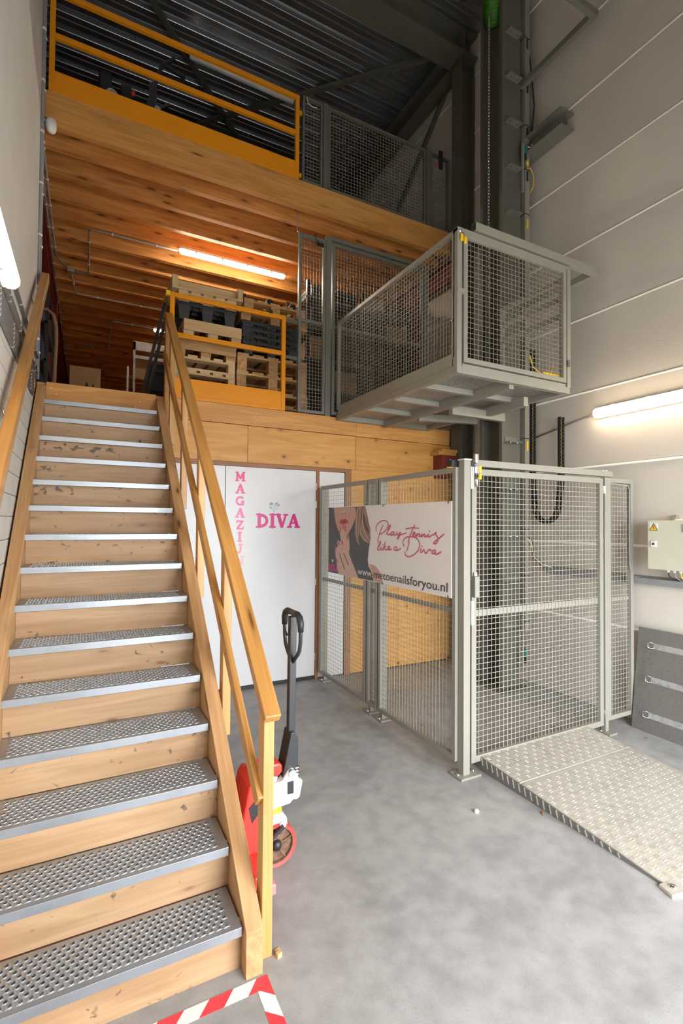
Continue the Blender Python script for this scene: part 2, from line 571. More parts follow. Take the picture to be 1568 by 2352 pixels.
# doors
d1 = bx(1.192, 2.155, 4.735, 4.79, 0.04, 2.194).build('door_1', WHITE, bevel=0.002, label='white door leaf with pink lettering', cat='door', kind='structure')
d2 = bx(0.62, 1.187, 4.737, 4.79, 0.04, 2.194).build('door_2', WHITE, bevel=0.002, label='plain white door leaf partly behind the stair railing', cat='door', kind='structure')
d3 = bx(2.192, 2.498, 4.737, 4.79, 0.012, 2.194).build('door_3', WHITE, bevel=0.002, label='narrow fixed white panel beside the door', cat='door', kind='structure')
bx(0.62, 2.155, 4.738, 4.785, 0.0, 0.035).build('threshold', BLACK, d1)
for z in (0.24, 1.02, 1.84, 2.03):
    MB().cyl((2.158, 4.732, z - 0.035), (2.158, 4.732, z + 0.035), 0.009, 8).build('hinge', CHROME, d1)
tr = MB().box(2.157, 2.19, 4.722, 4.80, 0, 2.195, 'z').box(2.50, 2.571, 4.718, 4.80, 0, 2.236, 'z').box(0.58, 2.50, 4.719, 4.80, 2.196, 2.236, 'x').box(0.58, 0.618, 4.722, 4.80, 0, 2.196, 'z')
tr.build('trim_1', FRAMEW, label='brown wooden frame around the white doors', cat='door frame', kind='structure')

# middle floor
fm = bx(-2.25, 4.15, 4.76, 20.0, 2.66, 2.787).build('floor_middle', PLY, label='wooden mezzanine floor above the white doors', cat='floor', kind='structure')
bx(0.607, 2.62, 4.70, 4.762, 2.604, 2.786).build('fascia_beam', FASC, fm)
bx(2.622, 3.925, 4.70, 4.762, 2.604, 2.786).build('fascia_beam', FASC, fm)
bx(-0.38, 0.606, 4.705, 4.762, 2.56, 2.786).build('fascia_beam', FASC, fm)
# upper floor with joists
fu = bx(-2.25, 4.15, 4.78, 20.0, 5.185, 5.236).build('floor_upper', PINE, label='upper mezzanine floor on rows of wooden joists', cat='floor', kind='structure')
bx(-0.386, 3.926, 4.70, 4.737, 5.006, 5.237).build('fascia_board', FASC, fu)
bx(-0.386, 3.926, 4.712, 4.776, 4.96, 5.19).build('fascia_beam', FASC, fu)
for k in range(40):
    yy = 4.976 + k * 0.387 - 0.003 * (k % 3)
    if yy > 19.9: break
    bx(-0.62, 3.97, yy, yy + 0.063, 4.96, 5.186).build('joist', PINE, fu)

# ------------------------------------------------------------------ structural steel
def hbeam(mb, p0, p1, w, h, tf=0.014, tw=0.010, up=(0, 0, 1)):
    """h-section along p0-p1; flanges lie across up"""
    p0, p1, U = Vector(p0), Vector(p1), Vector(up).normalized()
    mb.beam(p0 + U * (h / 2 - tf / 2), p1 + U * (h / 2 - tf / 2), w, tf, up)
    mb.beam(p0 - U * (h / 2 - tf / 2), p1 - U * (h / 2 - tf / 2), w, tf, up)
    mb.beam(p0, p1, tw, h - 2 * tf, up)
    return mb

t = thing('steel_column', 'olive grey steel column carrying the roof beam at the lift shaft', 'column', (4.03, 4.59, 0))
hbeam(MB(), (4.03, 4.59, 0.02), (4.03, 4.59, 7.32), 0.18, 0.2, up=(1, 0, 0)).build('shaft', GREYD, t)
bx(3.90, 4.15, 4.47, 4.695, 0.0, 0.02).build('base_plate', GREYD, t)
bx(3.93, 4.13, 4.46, 4.70, 7.30, 7.325).build('head_plate', GREYD, t)
t = thing('roof_beam', 'heavy olive grey steel beam spanning under the roof deck', 'beam', (1, 4.6, 7.32))
hbeam(MB(), (-0.38, 4.60, 7.475), (4.14, 4.60, 7.475), 0.29, 0.29).build('section', GREYD, t)
bx(3.93, 3.95, 4.46, 4.74, 7.34, 7.60).build('end_plate', GREYD, t)
t = thing('eave_beam', 'dark steel beam along the top of the precast wall', 'beam', (4.05, 8, 7.4))
hbeam(MB(), (4.03, 4.76, 7.47), (4.03, 20.0, 7.47), 0.2, 0.28).build('section', GREYD, t)
for i, (a, b, lab) in enumerate((((0.54, 5.83, 7.57), (2.35, 7.75, 7.57), 'thin steel roof brace running diagonally behind the upper orange gate'),
                                 ((3.82, 4.87, 7.57), (1.30, 7.44, 7.57), 'flat steel roof brace running from the column towards the rear'))):
    tag(MB().beam(a, b, 0.055, 0.05).build('roof_brace', GREYD), lab, 'brace', 'roof braces')
MB().beam((4.12, 5.06, 7.33), (4.12, 7.3, 5.40), 0.05, 0.05, (1, 0, 0)).build('wall_brace', GREYD, label='thin diagonal steel brace on the wall behind the upper mesh gate', cat='brace')

t = thing('red_beam', 'dark red steel beam under the joists behind the stair wall', 'beam', (-0.52, 8, 4.70))
hbeam(MB(), (-0.52, 4.78, 4.835), (-0.52, 20.0, 4.835), 0.14, 0.25).build('section', REDST, t)
t = thing('red_column', 'dark red steel column standing on the mezzanine', 'column', (-0.46, 8.0, 2.787))
hbeam(MB(), (-0.475, 8.0, 2.80), (-0.475, 8.0, 4.71), 0.12, 0.12, up=(1, 0, 0)).build('shaft', REDST, t)
bx(-0.54, -0.38, 7.92, 8.08, 2.787, 2.80).build('base_plate', REDST, t)
for dz in (4.66,):
    MB().cyl((-0.38, 7.95, dz), (-0.37, 7.95, dz), 0.012, 6).build('bolt', CHROME, t)
t = thing('red_beam', 'dark red steel beam under the joists beside the lift column', 'beam', (4.05, 8, 4.70))
hbeam(MB(), (4.05, 4.80, 4.835), (4.05, 20.0, 4.835), 0.14, 0.25).build('section', REDST, t)
t = thing('red_column', 'dark red steel column on the mezzanine near the lift column', 'column', (4.05, 5.6, 2.787))
hbeam(MB(), (4.05, 5.6, 2.80), (4.05, 5.6, 4.71), 0.12, 0.12, up=(1, 0, 0)).build('shaft', REDST, t)
bx(3.97, 4.13, 5.52, 5.68, 2.787, 2.80).build('base_plate', REDST, t)
# red bracket with bolts beside the column
t = thing('bolted_bracket', 'dark red steel bracket with shiny bolts against the grey column', 'bracket', (3.83, 4.6, 2.2))
bx(3.69, 3.93, 4.55, 4.715, 2.19, 2.455).build('bracket_plate', REDST, t)
for i in range(3):
    for j in range(2):
        MB().lathe((3.81 + 0.075 * j, 4.55, 2.405 - 0.06 * i), (0, -1, 0), [(0.0, 0.014), (0.008, 0.013), (0.012, 0.008), (0.014, 0.0)], 10).build('bolt', CHROME, t, smooth=True)
t2 = thing('packing_board', 'short pine packing board on top of the red bracket', 'board', (3.8, 4.6, 2.455))
bx(3.64, 3.90, 4.54, 4.70, 2.456, 2.495).build('lower_board', FASC, t2)
bx(3.70, 4.00, 4.56, 4.70, 2.496, 2.53).build('upper_board', FASC, t2)

# ------------------------------------------------------------------ staircase
RS, GO, Y0 = 0.17403, 0.19549, 1.57745
XL, XR = -0.312, 0.527
zn = lambda y: (y - Y0) / GO * RS
st = thing('staircase', 'straight wooden staircase with galvanised perforated treads', 'staircase', (0.11, 1.75, 0))
th = math.atan2(RS, GO)
for s_, x0, x1 in (('l', -0.376, -0.312), ('r', 0.536, 0.60)):
    off = 0.014
    poly = [(1.746, 0.0), (1.746, zn(1.746) + off), (4.655, zn(4.655) + off), (4.698, zn(4.655) + off), (4.698, zn(4.698) - 0.26), (4.66, zn(4.66) - 0.265), (2.02, 0.0)]
    m = MB()
    n0 = len(m.v)
    m.prism(poly, 'x', x0, x1)
    ct, sn = math.cos(th), math.sin(th)
    m.g = [(p[1] * ct + p[2] * sn, p[0], -p[1] * sn + p[2] * ct) for p in m.v]
    m.build('stringer', STRG, st, bevel=0.002)


def make_tread(D=0.225, rows=9):
    """plate with real raised holes, front at y=0, top at z=0, centred on x"""
    mb = MB()
    W, mg = XR - XL, 0.034
    px, py = 0.0268, 0.0205
    cols = int((W - 2 * mg) / px)
    px = (W - 2 * mg) / cols
    yA = 0.022
    yB = yA + rows * py
    x0 = -W / 2
    nseg = 8
    for r in range(rows):
        o = 0.5 * px if r % 2 else 0.0
        ya, yb = yA + r * py, yA + (r + 1) * py
        nc = cols - (1 if r % 2 else 0)
        if r % 2:
            for xa in (x0 + mg, -x0 - mg - o):
                mb.add([(xa, ya, 0), (xa + o, ya, 0), (xa + o, yb, 0), (xa, yb, 0)], [(0, 1, 2, 3)])
        for c in range(nc):
            xa = x0 + mg + o + c * px
            xb = xa + px
            cx, cy = (xa + xb) / 2, (ya + yb) / 2
            sq = [(xb, cy), (xb, yb), (cx, yb), (xa, yb), (xa, cy), (xa, ya), (cx, ya), (xb, ya)]
            vs = [(p[0], p[1], 0) for p in sq]
            for rr, zz in ((0.0092, 0.0028), (0.0068, 0.0036), (0.0062, -0.004)):
                for k in range(nseg):
                    a = 2 * PI * k / nseg
                    vs.append((cx + math.cos(a) * rr, cy + math.sin(a) * rr, zz))
            fs = []
            for lv in range(3):
                for k in range(nseg):
                    k2 = (k + 1) % nseg
                    fs.append((lv * 8 + k, lv * 8 + k2, lv * 8 + 8 + k2, lv * 8 + 8 + k))
            mb.add(vs, fs)
    for a, b, c, d in ((x0, -x0, 0.0, yA), (x0, -x0, yB, D), (x0, x0 + mg, yA, yB), (-x0 - mg, -x0, yA, yB)):
        mb.add([(a, c, 0), (b, c, 0), (b, d, 0), (a, d, 0)], [(0, 1, 2, 3)])
    # front lip with a return, back lip and end lips
    body = MB()
    body.box(x0, -x0, 0.0, 0.003, -0.034, 0.0)
    body.box(x0, -x0, 0.003, 0.022, -0.034, -0.031)
    body.box(x0, -x0, D - 0.003, D, -0.034, 0.0)
    body.box(x0, x0 + 0.003, 0.003, D - 0.003, -0.034, -0.0005)
    body.box(-x0 - 0.003, -x0, 0.003, D - 0.003, -0.034, -0.0005)
    return mb, body

mb, body = make_tread()
tcx = (XL + XR) / 2
org_t = (tcx, Y0 + GO, RS)
top0 = lip0 = None
for k in range(1, 15):
    d = Vector((0, (k - 1) * GO, (k - 1) * RS))
    if k == 1:
        body.v = [(p[0] + org_t[0], p[1] + org_t[1], p[2] + org_t[2]) for p in body.v]
        mb.v = [(p[0] + org_t[0], p[1] + org_t[1], p[2] + org_t[2]) for p in mb.v]
        lip0 = body.build('tread', TREADM, st, bevel=0.0012)
        top0 = mb.build('perforated_plate', TREADM, lip0)
        top0['kind'] = 'stuff'
    else:
        l2 = lip0.copy()
        C.objects.link(l2)
        l2.parent = st
        l2.location = lip0.location + d
        p2 = top0.copy()
        C.objects.link(p2)
        p2.parent = l2
mb, body = make_tread(0.148, 5)
for q in (mb, body):
    q.v = [(p[0] + tcx, p[1] + Y0 + 15 * GO, p[2] + 15 * RS) for p in q.v]
lip0 = body.build('tread', TREADM, st, bevel=0.0012)
mb.build('perforated_plate', TREADM, lip0)['kind'] = 'stuff'
for k in range(1, 16):
    yy = Y0 + k * GO + 0.036
    bx(XL + 0.001, XR + 0.008, yy, yy + 0.016, (k - 1) * RS + (0.001 if k > 1 else 0.0), k * RS - 0.002).build('riser', RISER, st)
bx(XL + 0.001, XR + 0.008, 4.665, 4.70, 15 * RS + 0.001, 2.786).build('top_riser', FASC, st)
for x, z in ((-0.28, 2.74), (-0.24, 2.69), (0.36, 2.66), (0.40, 2.705)):
    MB().lathe((x, 4.665, z), (0, -1, 0), [(0, 0.003), (0.004, 0.002), (0.005, 0)], 8).build('screw', CHROME, st)

# right railing
sr = thing('stair_railing', 'wooden stair railing with posts on the open side of the stairs', 'railing', (0.63, 1.8, 0))
SL = 0.905
zr = lambda y: 0.955 + (y - 1.79) * SL
MB().beam((0.632, 1.765, zr(1.765) - 0.025), (0.632, 4.672, zr(4.672) - 0.025), 0.066, 0.042).build('handrail', RAIL, sr, bevel=0.006)
zm = lambda y: zr(y) - 0.40
mr = MB().beam((0.605, 1.82, zm(1.82)), (0.605, 4.69, zm(4.69)), 0.028, 0.062)
mr.build('mid_rail', RAIL, sr, bevel=0.004)
for yy in (1.80, 2.47, 3.14, 3.78, 4.42):
    zb = 0.0 if yy < 2 else zn(yy) - 0.22
    bx(0.620 if yy > 2 else 0.612, 0.662 if yy > 2 else 0.654, yy, yy + 0.066, zb, zr(yy + 0.033) - 0.055, 'z').build('post', POST, sr, bevel=0.003)
bx(0.604, 0.648, 4.63, 4.695, 2.55, zr(4.66) - 0.05, 'z').build('post', POST, sr, bevel=0.003)
# left wall rail
lr = thing('wall_handrail', 'wooden handrail fixed on the block wall beside the stairs', 'handrail', (-0.33, 3, 2))
MB().beam((-0.325, 1.2, 3.60 - (4.56 - 1.2) * 0.83), (-0.325, 4.56, 3.60), 0.05, 0.072).build('rail', RAIL, lr, bevel=0.004)
for yy in (2.93, 4.2):
    zz = 3.60 - (4.56 - yy) * 0.83
    MB().tube([(-0.388, yy, zz - 0.02), (-0.392 + 0.02, yy, zz - 0.075), (-0.345, yy, zz - 0.10), (-0.325, yy, zz - 0.085), (-0.325, yy, zz - 0.03)], 0.006, 6).build('bracket', CHROME, lr, smooth=True)

# ------------------------------------------------------------------ orange gates
def orange_gate(name, label, x0, x1, z0, zt, zmid, zk, yc=4.722):
    g = thing(name, label, 'gate', ((x0 + x1) / 2, yc, z0))
    h = 0.019
    m = MB()
    m.box(x0, x0 + 0.042, yc - h, yc + h, z0, zt, 'z')
    m.box(x1 - 0.042, x1, yc - h, yc + h, z0, zt, 'z')
    m.box(x0 + 0.042, x1 - 0.042, yc - h, yc + h, zt - 0.042, zt)
    m.box(x0 + 0.042, x1 - 0.042, yc - h, yc + h, z0, z0 + 0.035)
    m.build('frame', ORANGE, g, bevel=0.003)
    bx(x0 + 0.042, x1 - 0.042, yc - h, yc + h, zmid - 0.021, zmid + 0.021).build('mid_rail', ORANGE, g, bevel=0.003)
    bx(x0 + 0.042, x1 - 0.042, yc - 0.012, yc - 0.006, z0 + 0.035, zk).build('kick_plate', ORANGE, g)
    bx(x0 + 0.042, x1 - 0.042, yc - 0.015, yc + 0.012, zk, zk + 0.012).build('kick_lip', ORANGE, g)
    return g

g1 = orange_gate('safety_gate', 'orange steel safety gate in front of the stacked pallets', 0.648, 1.785, 2.79, 3.772, 3.382, 2.972)
for z in (3.735, 3.36):
    bx(1.785, 1.925, 4.728, 4.745, z - 0.016, z + 0.016).build('hinge_arm', GREYD, g1)
bx(1.60, 1.64, 4.70, 4.744, 3.765, 3.80).build('latch', BLACK, g1)
bx(0.612, 0.648, 4.70, 4.735, 3.735, 3.775).build('latch_catch', YELLOW, g1)
g2 = orange_gate('safety_gate', 'long orange steel safety gate on the upper mezzanine edge', -0.345, 1.912, 5.24, 6.137, 5.735, 5.415)
for z in (5.30, 5.97):
    bx(1.912, 1.945, 4.715, 4.74, z - 0.02, z + 0.02).build('hinge', ORANGE, g2)

# ------------------------------------------------------------------ mesh panels
PITCHW = 0.0378


def wires(mb, plane, c, a0, a1, z0, z1, p=PITCHW, r=0.00135):
    n = max(1, round((a1 - a0) / p))
    for i in range(1, n):
        a = a0 + (a1 - a0) * i / n
        mb.box(*((a - r, a + r, c - r, c + r) if plane == 'y' else (c - r, c + r, a - r, a + r)), z0, z1)
    n = max(1, round((z1 - z0) / p))
    for i in range(1, n):
        z = z0 + (z1 - z0) * i / n
        d = 1.6 * r
        mb.box(*((a0, a1, c - r + d, c + r + d) if plane == 'y' else (c - r + d, c + r + d, a0, a1)), z - r, z + r)
    return mb


def pbox(mb, plane, c0, c1, a0, a1, z0, z1):
    if plane == 'y': mb.box(a0, a1, c0, c1, z0, z1)
    else: mb.box(c0, c1, a0, a1, z0, z1)


def mesh_panel(parent, plane, c, a0, a1, z0, z1, t=0.036, d=0.036, mids=(), fname='panel_frame', mat=None, midname='mid_bar'):
    m = MB()
    h = d / 2
    pbox(m, plane, c - h, c + h, a0, a0 + t, z0, z1)
    pbox(m, plane, c - h, c + h, a1 - t, a1, z0, z1)
    pbox(m, plane, c - h, c + h, a0 + t, a1 - t, z1 - t, z1)
    pbox(m, plane, c - h, c + h, a0 + t, a1 - t, z0, z0 + t)
    f = m.build(fname, mat or GREY, parent, bevel=0.002)
    w = wires(MB(), plane, c, a0 + t, a1 - t, z0 + t, z1 - t).build('wire_mesh', WIRE if z0 < 1 else WIRE_DIM, f)
    for z, hh in mids:
        m = MB()
        pbox(m, plane, c + 0.006, c + 0.014, a0 + t, a1 - t, z - hh / 2, z + hh / 2)
        m.build(midname, mat or GREY, f)
    return f


def base_plate(parent, x, y, sx=0.075, sy=0.055):
    p = bx(x - sx, x + sx, y - sy, y + sy, 0.0, 0.014).build('base_plate', GREY, parent, bevel=0.002)
    for dx, dy in ((-0.75, 0), (0.75, 0)):
        MB().lathe((x + dx * sx, y + dy * sy, 0.014), (0, 0, 1), [(0.012, 0), (0.012, 0.006), (0.006, 0.012), (0, 0.013)], 8).build('anchor_bolt', CHROME, p, smooth=True)

# ground-level lift enclosure: side fence, gate, end panel
fe = thing('mesh_fence', 'grey welded mesh fence along the side of the lift shaft', 'fence', (2.19, 3.6, 0))
mesh_panel(fe, 'x', 2.19, 3.712, 4.655, 0.085, 2.027, mids=((1.065, 0.035),))
mesh_panel(fe, 'x', 2.19, 3.525, 3.69, 0.085, 2.027, mids=((1.065, 0.035),))
mesh_panel(fe, 'x', 2.19, 2.535, 3.502, 0.085, 2.027, mids=((1.065, 0.035),))
for yy in (4.64, 3.70, 3.512):
    bx(2.212, 2.252, yy - 0.02, yy + 0.02, 0.0, 2.02, 'z').build('post', GREY, fe, bevel=0.002)
    base_plate(fe, 2.235, yy, 0.05, 0.055)
for yy in (3.70, 3.512):
    for z in (0.35, 1.88):
        MB().lathe((2.212, yy - 0.026, z), (-1, 0, 0), [(0.010, 0), (0.010, 0.006), (0, 0.009)], 8).build('bolt', CHROME, fe)
cp = thing('gate_post', 'thick grey corner post of the lift enclosure with latch', 'post', (2.22, 2.50, 0))
bx(2.195, 2.25, 2.478, 2.532, 0.0, 2.07, 'z').build('post', GREY, cp, bevel=0.003)
base_plate(cp, 2.235, 2.505, 0.085, 0.06)
bx(2.19, 2.256, 2.472, 2.538, 2.07, 2.078).build('cap', PVCW, cp)
bx(2.150, 2.195, 2.55, 2.60, 2.03, 2.075).build('switch_box', BLACK, cp)
MB().tube([(2.19, 2.56, 2.03), (2.165, 2.575, 2.027), (2.15, 2.60, 2.03)], 0.004, 6).build('cable', YELLOW, cp)

gt = thing('lift_gate', 'tall grey mesh gate at the front of the lift shaft', 'gate', (2.97, 2.52, 0))
gf = mesh_panel(gt, 'y', 2.52, 2.285, 3.655, 0.062, 2.02, t=0.042, d=0.034, mids=((1.045, 0.045),), fname='gate_frame')
hd = bx(2.262, 2.285, 2.478, 2.50, 0.98, 1.14).build('handle', PVCW, gt, bevel=0.004)
bx(2.285, 2.325, 2.470, 2.502, 1.16, 1.30).build('lock_case', GREY, gt, bevel=0.004)
bx(2.292, 2.318, 2.488, 2.503, 1.30, 1.325).build('lock_bolt', CHROME, gt)
for z in (0.16, 1.93):
    MB().cyl((3.662, 2.50, z - 0.03), (3.662, 2.50, z + 0.03), 0.011, 8).build('hinge', CHROME, gt)
tb = thing('gate_header', 'grey horizontal bar above the lift gate', 'bar', (3.0, 2.52, 2.04))
bx(2.30, 3.775, 2.502, 2.545, 2.037, 2.082).build('bar', GREY, tb, bevel=0.002)
for x in (3.68, 3.72):
    MB().lathe((x, 2.52, 2.082), (0, 0, 1), [(0.009, 0), (0.009, 0.006), (0, 0.008)], 8).build('bolt', CHROME, tb)
lk = thing('gate_interlock', 'chrome safety interlock switch with yellow key on top of the corner post', 'switch', (2.30, 2.50, 1.90))
bx(2.258, 2.285, 2.482, 2.502, 1.88, 2.03).build('bracket_plate', CHROME, lk, bevel=0.002)
MB().cyl((2.302, 2.478, 1.895), (2.302, 2.478, 1.98), 0.011, 10).build('lock_cylinder', CHROME, lk, smooth=True)
bx(2.288, 2.318, 2.47, 2.502, 1.985, 2.035).build('switch_body', CHROME, lk, bevel=0.004)
bx(2.288, 2.316, 2.47, 2.50, 2.05, 2.12).build('switch_head', CHROME, lk, bevel=0.008)
bx(2.318, 2.338, 2.468, 2.49, 1.99, 2.035).build('yellow_tab', YELLOW, lk, bevel=0.004)
bx(2.318, 2.338, 2.468, 2.49, 1.945, 1.982).build('yellow_tab', YELLOW, lk, bevel=0.004)
bx(2.255, 2.292, 2.485, 2.50, 2.02, 2.06).build('latch_arm', BLACK, lk)

ep = thing('end_fence', 'narrow grey mesh panel between the lift gate and the precast wall', 'fence', (3.86, 2.52, 0))
mesh_panel(ep, 'y', 2.52, 3.712, 4.045, 0.09, 2.027, mids=((1.045, 0.03),))
bx(3.672, 3.711, 2.50, 2.54, 0.0, 2.03, 'z').build('post', GREY, ep, bevel=0.002)
base_plate(ep, 3.69, 2.53, 0.05, 0.085)
wirep = MB().tube([(3.72, 2.505, 1.985), (3.85, 2.507, 1.978), (3.98, 2.507, 1.975), (4.0, 2.507, 1.94), (3.995, 2.507, 1.6), (4.0, 2.507, 1.32), (4.02, 2.51, 1.25)], 0.006, 6)
wirep.build('cable', PVC, ep, smooth=True)

# mezzanine-level landing cage
mc = thing('landing_fence', 'narrow grey mesh screen beside the pallets on the mezzanine edge', 'fence', (2.1, 4.72, 2.787))
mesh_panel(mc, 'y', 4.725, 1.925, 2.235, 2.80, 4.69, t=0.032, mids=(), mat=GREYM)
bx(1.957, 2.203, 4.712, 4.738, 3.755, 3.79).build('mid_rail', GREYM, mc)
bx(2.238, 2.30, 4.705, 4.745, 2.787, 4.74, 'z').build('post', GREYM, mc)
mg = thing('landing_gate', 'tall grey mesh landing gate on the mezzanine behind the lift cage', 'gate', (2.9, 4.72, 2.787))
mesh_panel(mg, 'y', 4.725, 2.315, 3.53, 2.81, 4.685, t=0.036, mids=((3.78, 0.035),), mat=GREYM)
bx(3.54, 3.60, 4.705, 4.745, 2.787, 4.704, 'z').build('post', GREYM, mg)
bx(2.302, 3.62, 4.705, 4.745, 4.705, 4.745).build('header_bar', GREYM, mg)
MB().tube([(2.10, 4.71, 4.69), (2.10, 4.70, 4.72), (2.11, 4.69, 4.65), (2.14, 4.69, 4.63)], 0.004, 6).build('cable', BLACK, mc)
bx(2.12, 2.21, 4.70, 4.712, 4.60, 4.635).build('switch', BLACK, mc)

# upper-level fence
uf = thing('upper_mesh_fence', 'narrow dark grey mesh screen beside the upper orange gate', 'fence', (2.07, 4.72, 5.237))
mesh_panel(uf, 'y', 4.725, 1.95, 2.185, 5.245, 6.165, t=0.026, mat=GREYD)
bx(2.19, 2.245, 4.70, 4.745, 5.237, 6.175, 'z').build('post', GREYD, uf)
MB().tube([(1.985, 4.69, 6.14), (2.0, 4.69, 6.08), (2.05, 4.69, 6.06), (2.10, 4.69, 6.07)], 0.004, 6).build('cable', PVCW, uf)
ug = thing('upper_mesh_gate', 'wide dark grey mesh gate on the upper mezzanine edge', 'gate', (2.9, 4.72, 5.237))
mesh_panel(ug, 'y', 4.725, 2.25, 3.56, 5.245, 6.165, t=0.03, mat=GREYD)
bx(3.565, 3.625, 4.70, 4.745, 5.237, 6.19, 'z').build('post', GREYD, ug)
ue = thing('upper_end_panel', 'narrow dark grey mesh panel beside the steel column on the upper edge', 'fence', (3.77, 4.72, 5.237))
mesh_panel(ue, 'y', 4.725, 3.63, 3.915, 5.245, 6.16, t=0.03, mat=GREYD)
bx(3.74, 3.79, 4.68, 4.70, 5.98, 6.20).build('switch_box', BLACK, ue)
MB().cyl((3.70, 4.69, 6.02), (3.70, 4.675, 6.02), 0.014, 8).build('button', RED, ue)

# ------------------------------------------------------------------ lift cage (platform)
PX0, PX1, PY0, PY1 = 2.36, 3.575, 2.745, 4.68
lf = thing('lift_cage', 'grey mesh goods lift cage raised to the mezzanine', 'lift', (2.97, 3.7, 2.69))
m = MB()
z0, z1 = 2.695, 2.80
m.box(PX0, PX0 + 0.05, PY0, PY1, z0 + 0.05, z1)
m.box(PX1 - 0.05, PX1, PY0, PY1, z0 + 0.05, z1)
m.box(PX0 + 0.05, PX1 - 0.05, PY0, PY0 + 0.05, z0 + 0.05, z1 + 0.02)
m.box(PX0 + 0.05, PX1 - 0.05, PY1 - 0.05, PY1, z0 + 0.05, z1)
m.build('base_frame', GREY, lf, bevel=0.002)
for yy in (3.20, 3.66, 4.12):
    bx(PX0 + 0.05, PX1 - 0.05, yy, yy + 0.05, z0 + 0.055, z1 - 0.004).build('cross_beam', GREY, lf)
for xx in (2.93,):
    bx(xx, xx + 0.05, PY0 + 0.05, PY1 - 0.05, z0 + 0.02, z1 - 0.003).build('long_beam', GREY, lf)
MB().beam((2.98, 4.05, 2.725), (3.60, 3.88, 2.725), 0.05, 0.07).build('support_arm', GREY, lf)
MB().beam((3.40, 3.05, 2.725), (3.42, 3.55, 2.725), 0.05, 0.08).build('support_arm', GREY, lf)
MB().beam((2.98, 3.55, 2.70), (3.64, 3.55, 2.70), 0.05, 0.08).build('support_arm', GREY, lf)
bx(PX0 + 0.04, PX1 - 0.04, PY0 + 0.04, PY1 - 0.04, z1 - 0.003, z1 + 0.004).build('floor_plate', GALVF, lf)
bx(PX0 - 0.002, PX0 + 0.006, PY0 + 0.055, PY1 - 0.04, 2.80, 2.885).build('kick_plate', GREY, lf)
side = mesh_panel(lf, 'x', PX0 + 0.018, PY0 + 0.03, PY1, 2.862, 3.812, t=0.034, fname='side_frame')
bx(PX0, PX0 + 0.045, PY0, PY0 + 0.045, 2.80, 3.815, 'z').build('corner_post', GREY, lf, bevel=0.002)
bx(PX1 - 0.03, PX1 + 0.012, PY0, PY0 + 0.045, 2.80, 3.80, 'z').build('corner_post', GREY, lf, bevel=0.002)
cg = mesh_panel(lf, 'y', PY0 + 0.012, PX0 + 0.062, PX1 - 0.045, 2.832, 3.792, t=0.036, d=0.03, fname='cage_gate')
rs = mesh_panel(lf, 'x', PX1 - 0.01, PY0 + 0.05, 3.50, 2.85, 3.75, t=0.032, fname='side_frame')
bx(PX1 - 0.02, PX1, PY0 + 0.08, 3.47, 3.40, 3.45).build('side_rail', GREY, lf)
bx(PX1 - 0.02, PX1, PY0 + 0.08, 3.47, 3.55, 3.60).build('side_rail', GREY, lf)
bx(PX0, PX1, PY0 - 0.004, PY0 + 0.05, 3.79, 3.815).build('top_rail', GREY, lf)
for z in (2.94, 3.14, 3.325):
    MB().lathe((PX0 - 0.001, PY0 + 0.05, z), (-1, 0, 0), [(0.008, 0), (0.008, 0.006), (0, 0.008)], 8).build('bolt', CHROME, lf)
bx(PX0 - 0.004, PX0 + 0.09, PY0 - 0.012, PY0 + 0.02, 3.33, 3.365).build('latch_strap', GREY, lf)
for i in range(2):
    bx(PX0 + 0.022 + 0.032 * i, PX0 + 0.045 + 0.032 * i, PY0 - 0.016, PY0 - 0.003, 3.715 - 0.012 * i, 3.765 - 0.012 * i).build('yellow_latch', YELLOW, lf, bevel=0.003)
MB().lathe((PX0 + 0.022, PY0 - 0.001, 3.79), (0, -1, 0), [(0.013, 0), (0.012, 0.006), (0, 0.01)], 10).build('bolt', CHROME, lf, smooth=True)
for z in (2.99,):
    MB().cyl((PX1 - 0.03, PY0 - 0.012, z - 0.03), (PX1 - 0.03, PY0 - 0.012, z + 0.03), 0.011, 8).build('hinge', CHROME, lf)
MB().tube([(3.44, 2.80, 2.99), (3.40, 2.80, 2.88), (3.30, 2.79, 2.87), (3.20, 2.8, 2.93), (3.16, 2.8, 3.02)], 0.006, 6).build('cable', YELLOW, lf, smooth=True)
bx(3.30, 3.52, 2.78, 2.86, 2.83, 2.90).build('cable_guard', YELLOW, lf)

# ------------------------------------------------------------------ lift mast
ma = thing('lift_mast', 'tall olive grey steel mast of the goods lift', 'mast', (3.77, 3.74, 0))
mm = MB()
mm.box(3.655, 3.905, 3.580, 3.600, 0.02, 7.30, 'z')
mm.box(3.655, 3.905, 3.870, 3.890, 0.02, 7.30, 'z')
mm.box(3.78, 3.80, 3.60, 3.87, 0.02, 7.30, 'z')
mm.box(3.655, 3.667, 3.60, 3.618, 0.02, 7.30, 'z')
mm.box(3.655, 3.667, 3.852, 3.87, 0.02, 7.30, 'z')
mm.build('channel', GREYD, ma)
bx(3.60, 3.96, 3.50, 3.95, 0.0, 0.02).build('base_plate', GREYD, ma)
tabm = None
k = 0
for i in range(15):
    z = 0.60 + 0.4655 * i
    if 2.60 < z < 2.9: pass
    if tabm is None:
        tabm = MB().box(3.69, 3.86, 3.505, 3.58, z, z + 0.008).box(3.69, 3.86, 3.572, 3.58, z + 0.008, z + 0.06).build('mounting_tab', GREYM, ma)
        z00 = z
    else:
        share(tabm, ma, (0, 0, z - z00))
bl = None
for i in range(15):
    z = 0.60 + 0.4655 * i
    for x in (3.73, 3.82):
        if bl is None:
            bl = MB().lathe((x, 3.54, z), (0, 0, -1), [(0.008, 0), (0.008, 0.006), (0, 0.008)], 6).build('bolt', CHROME, ma)
            b0 = (x, z)
        else:
            share(bl, ma, (x - b0[0], 0, z - b0[1]))
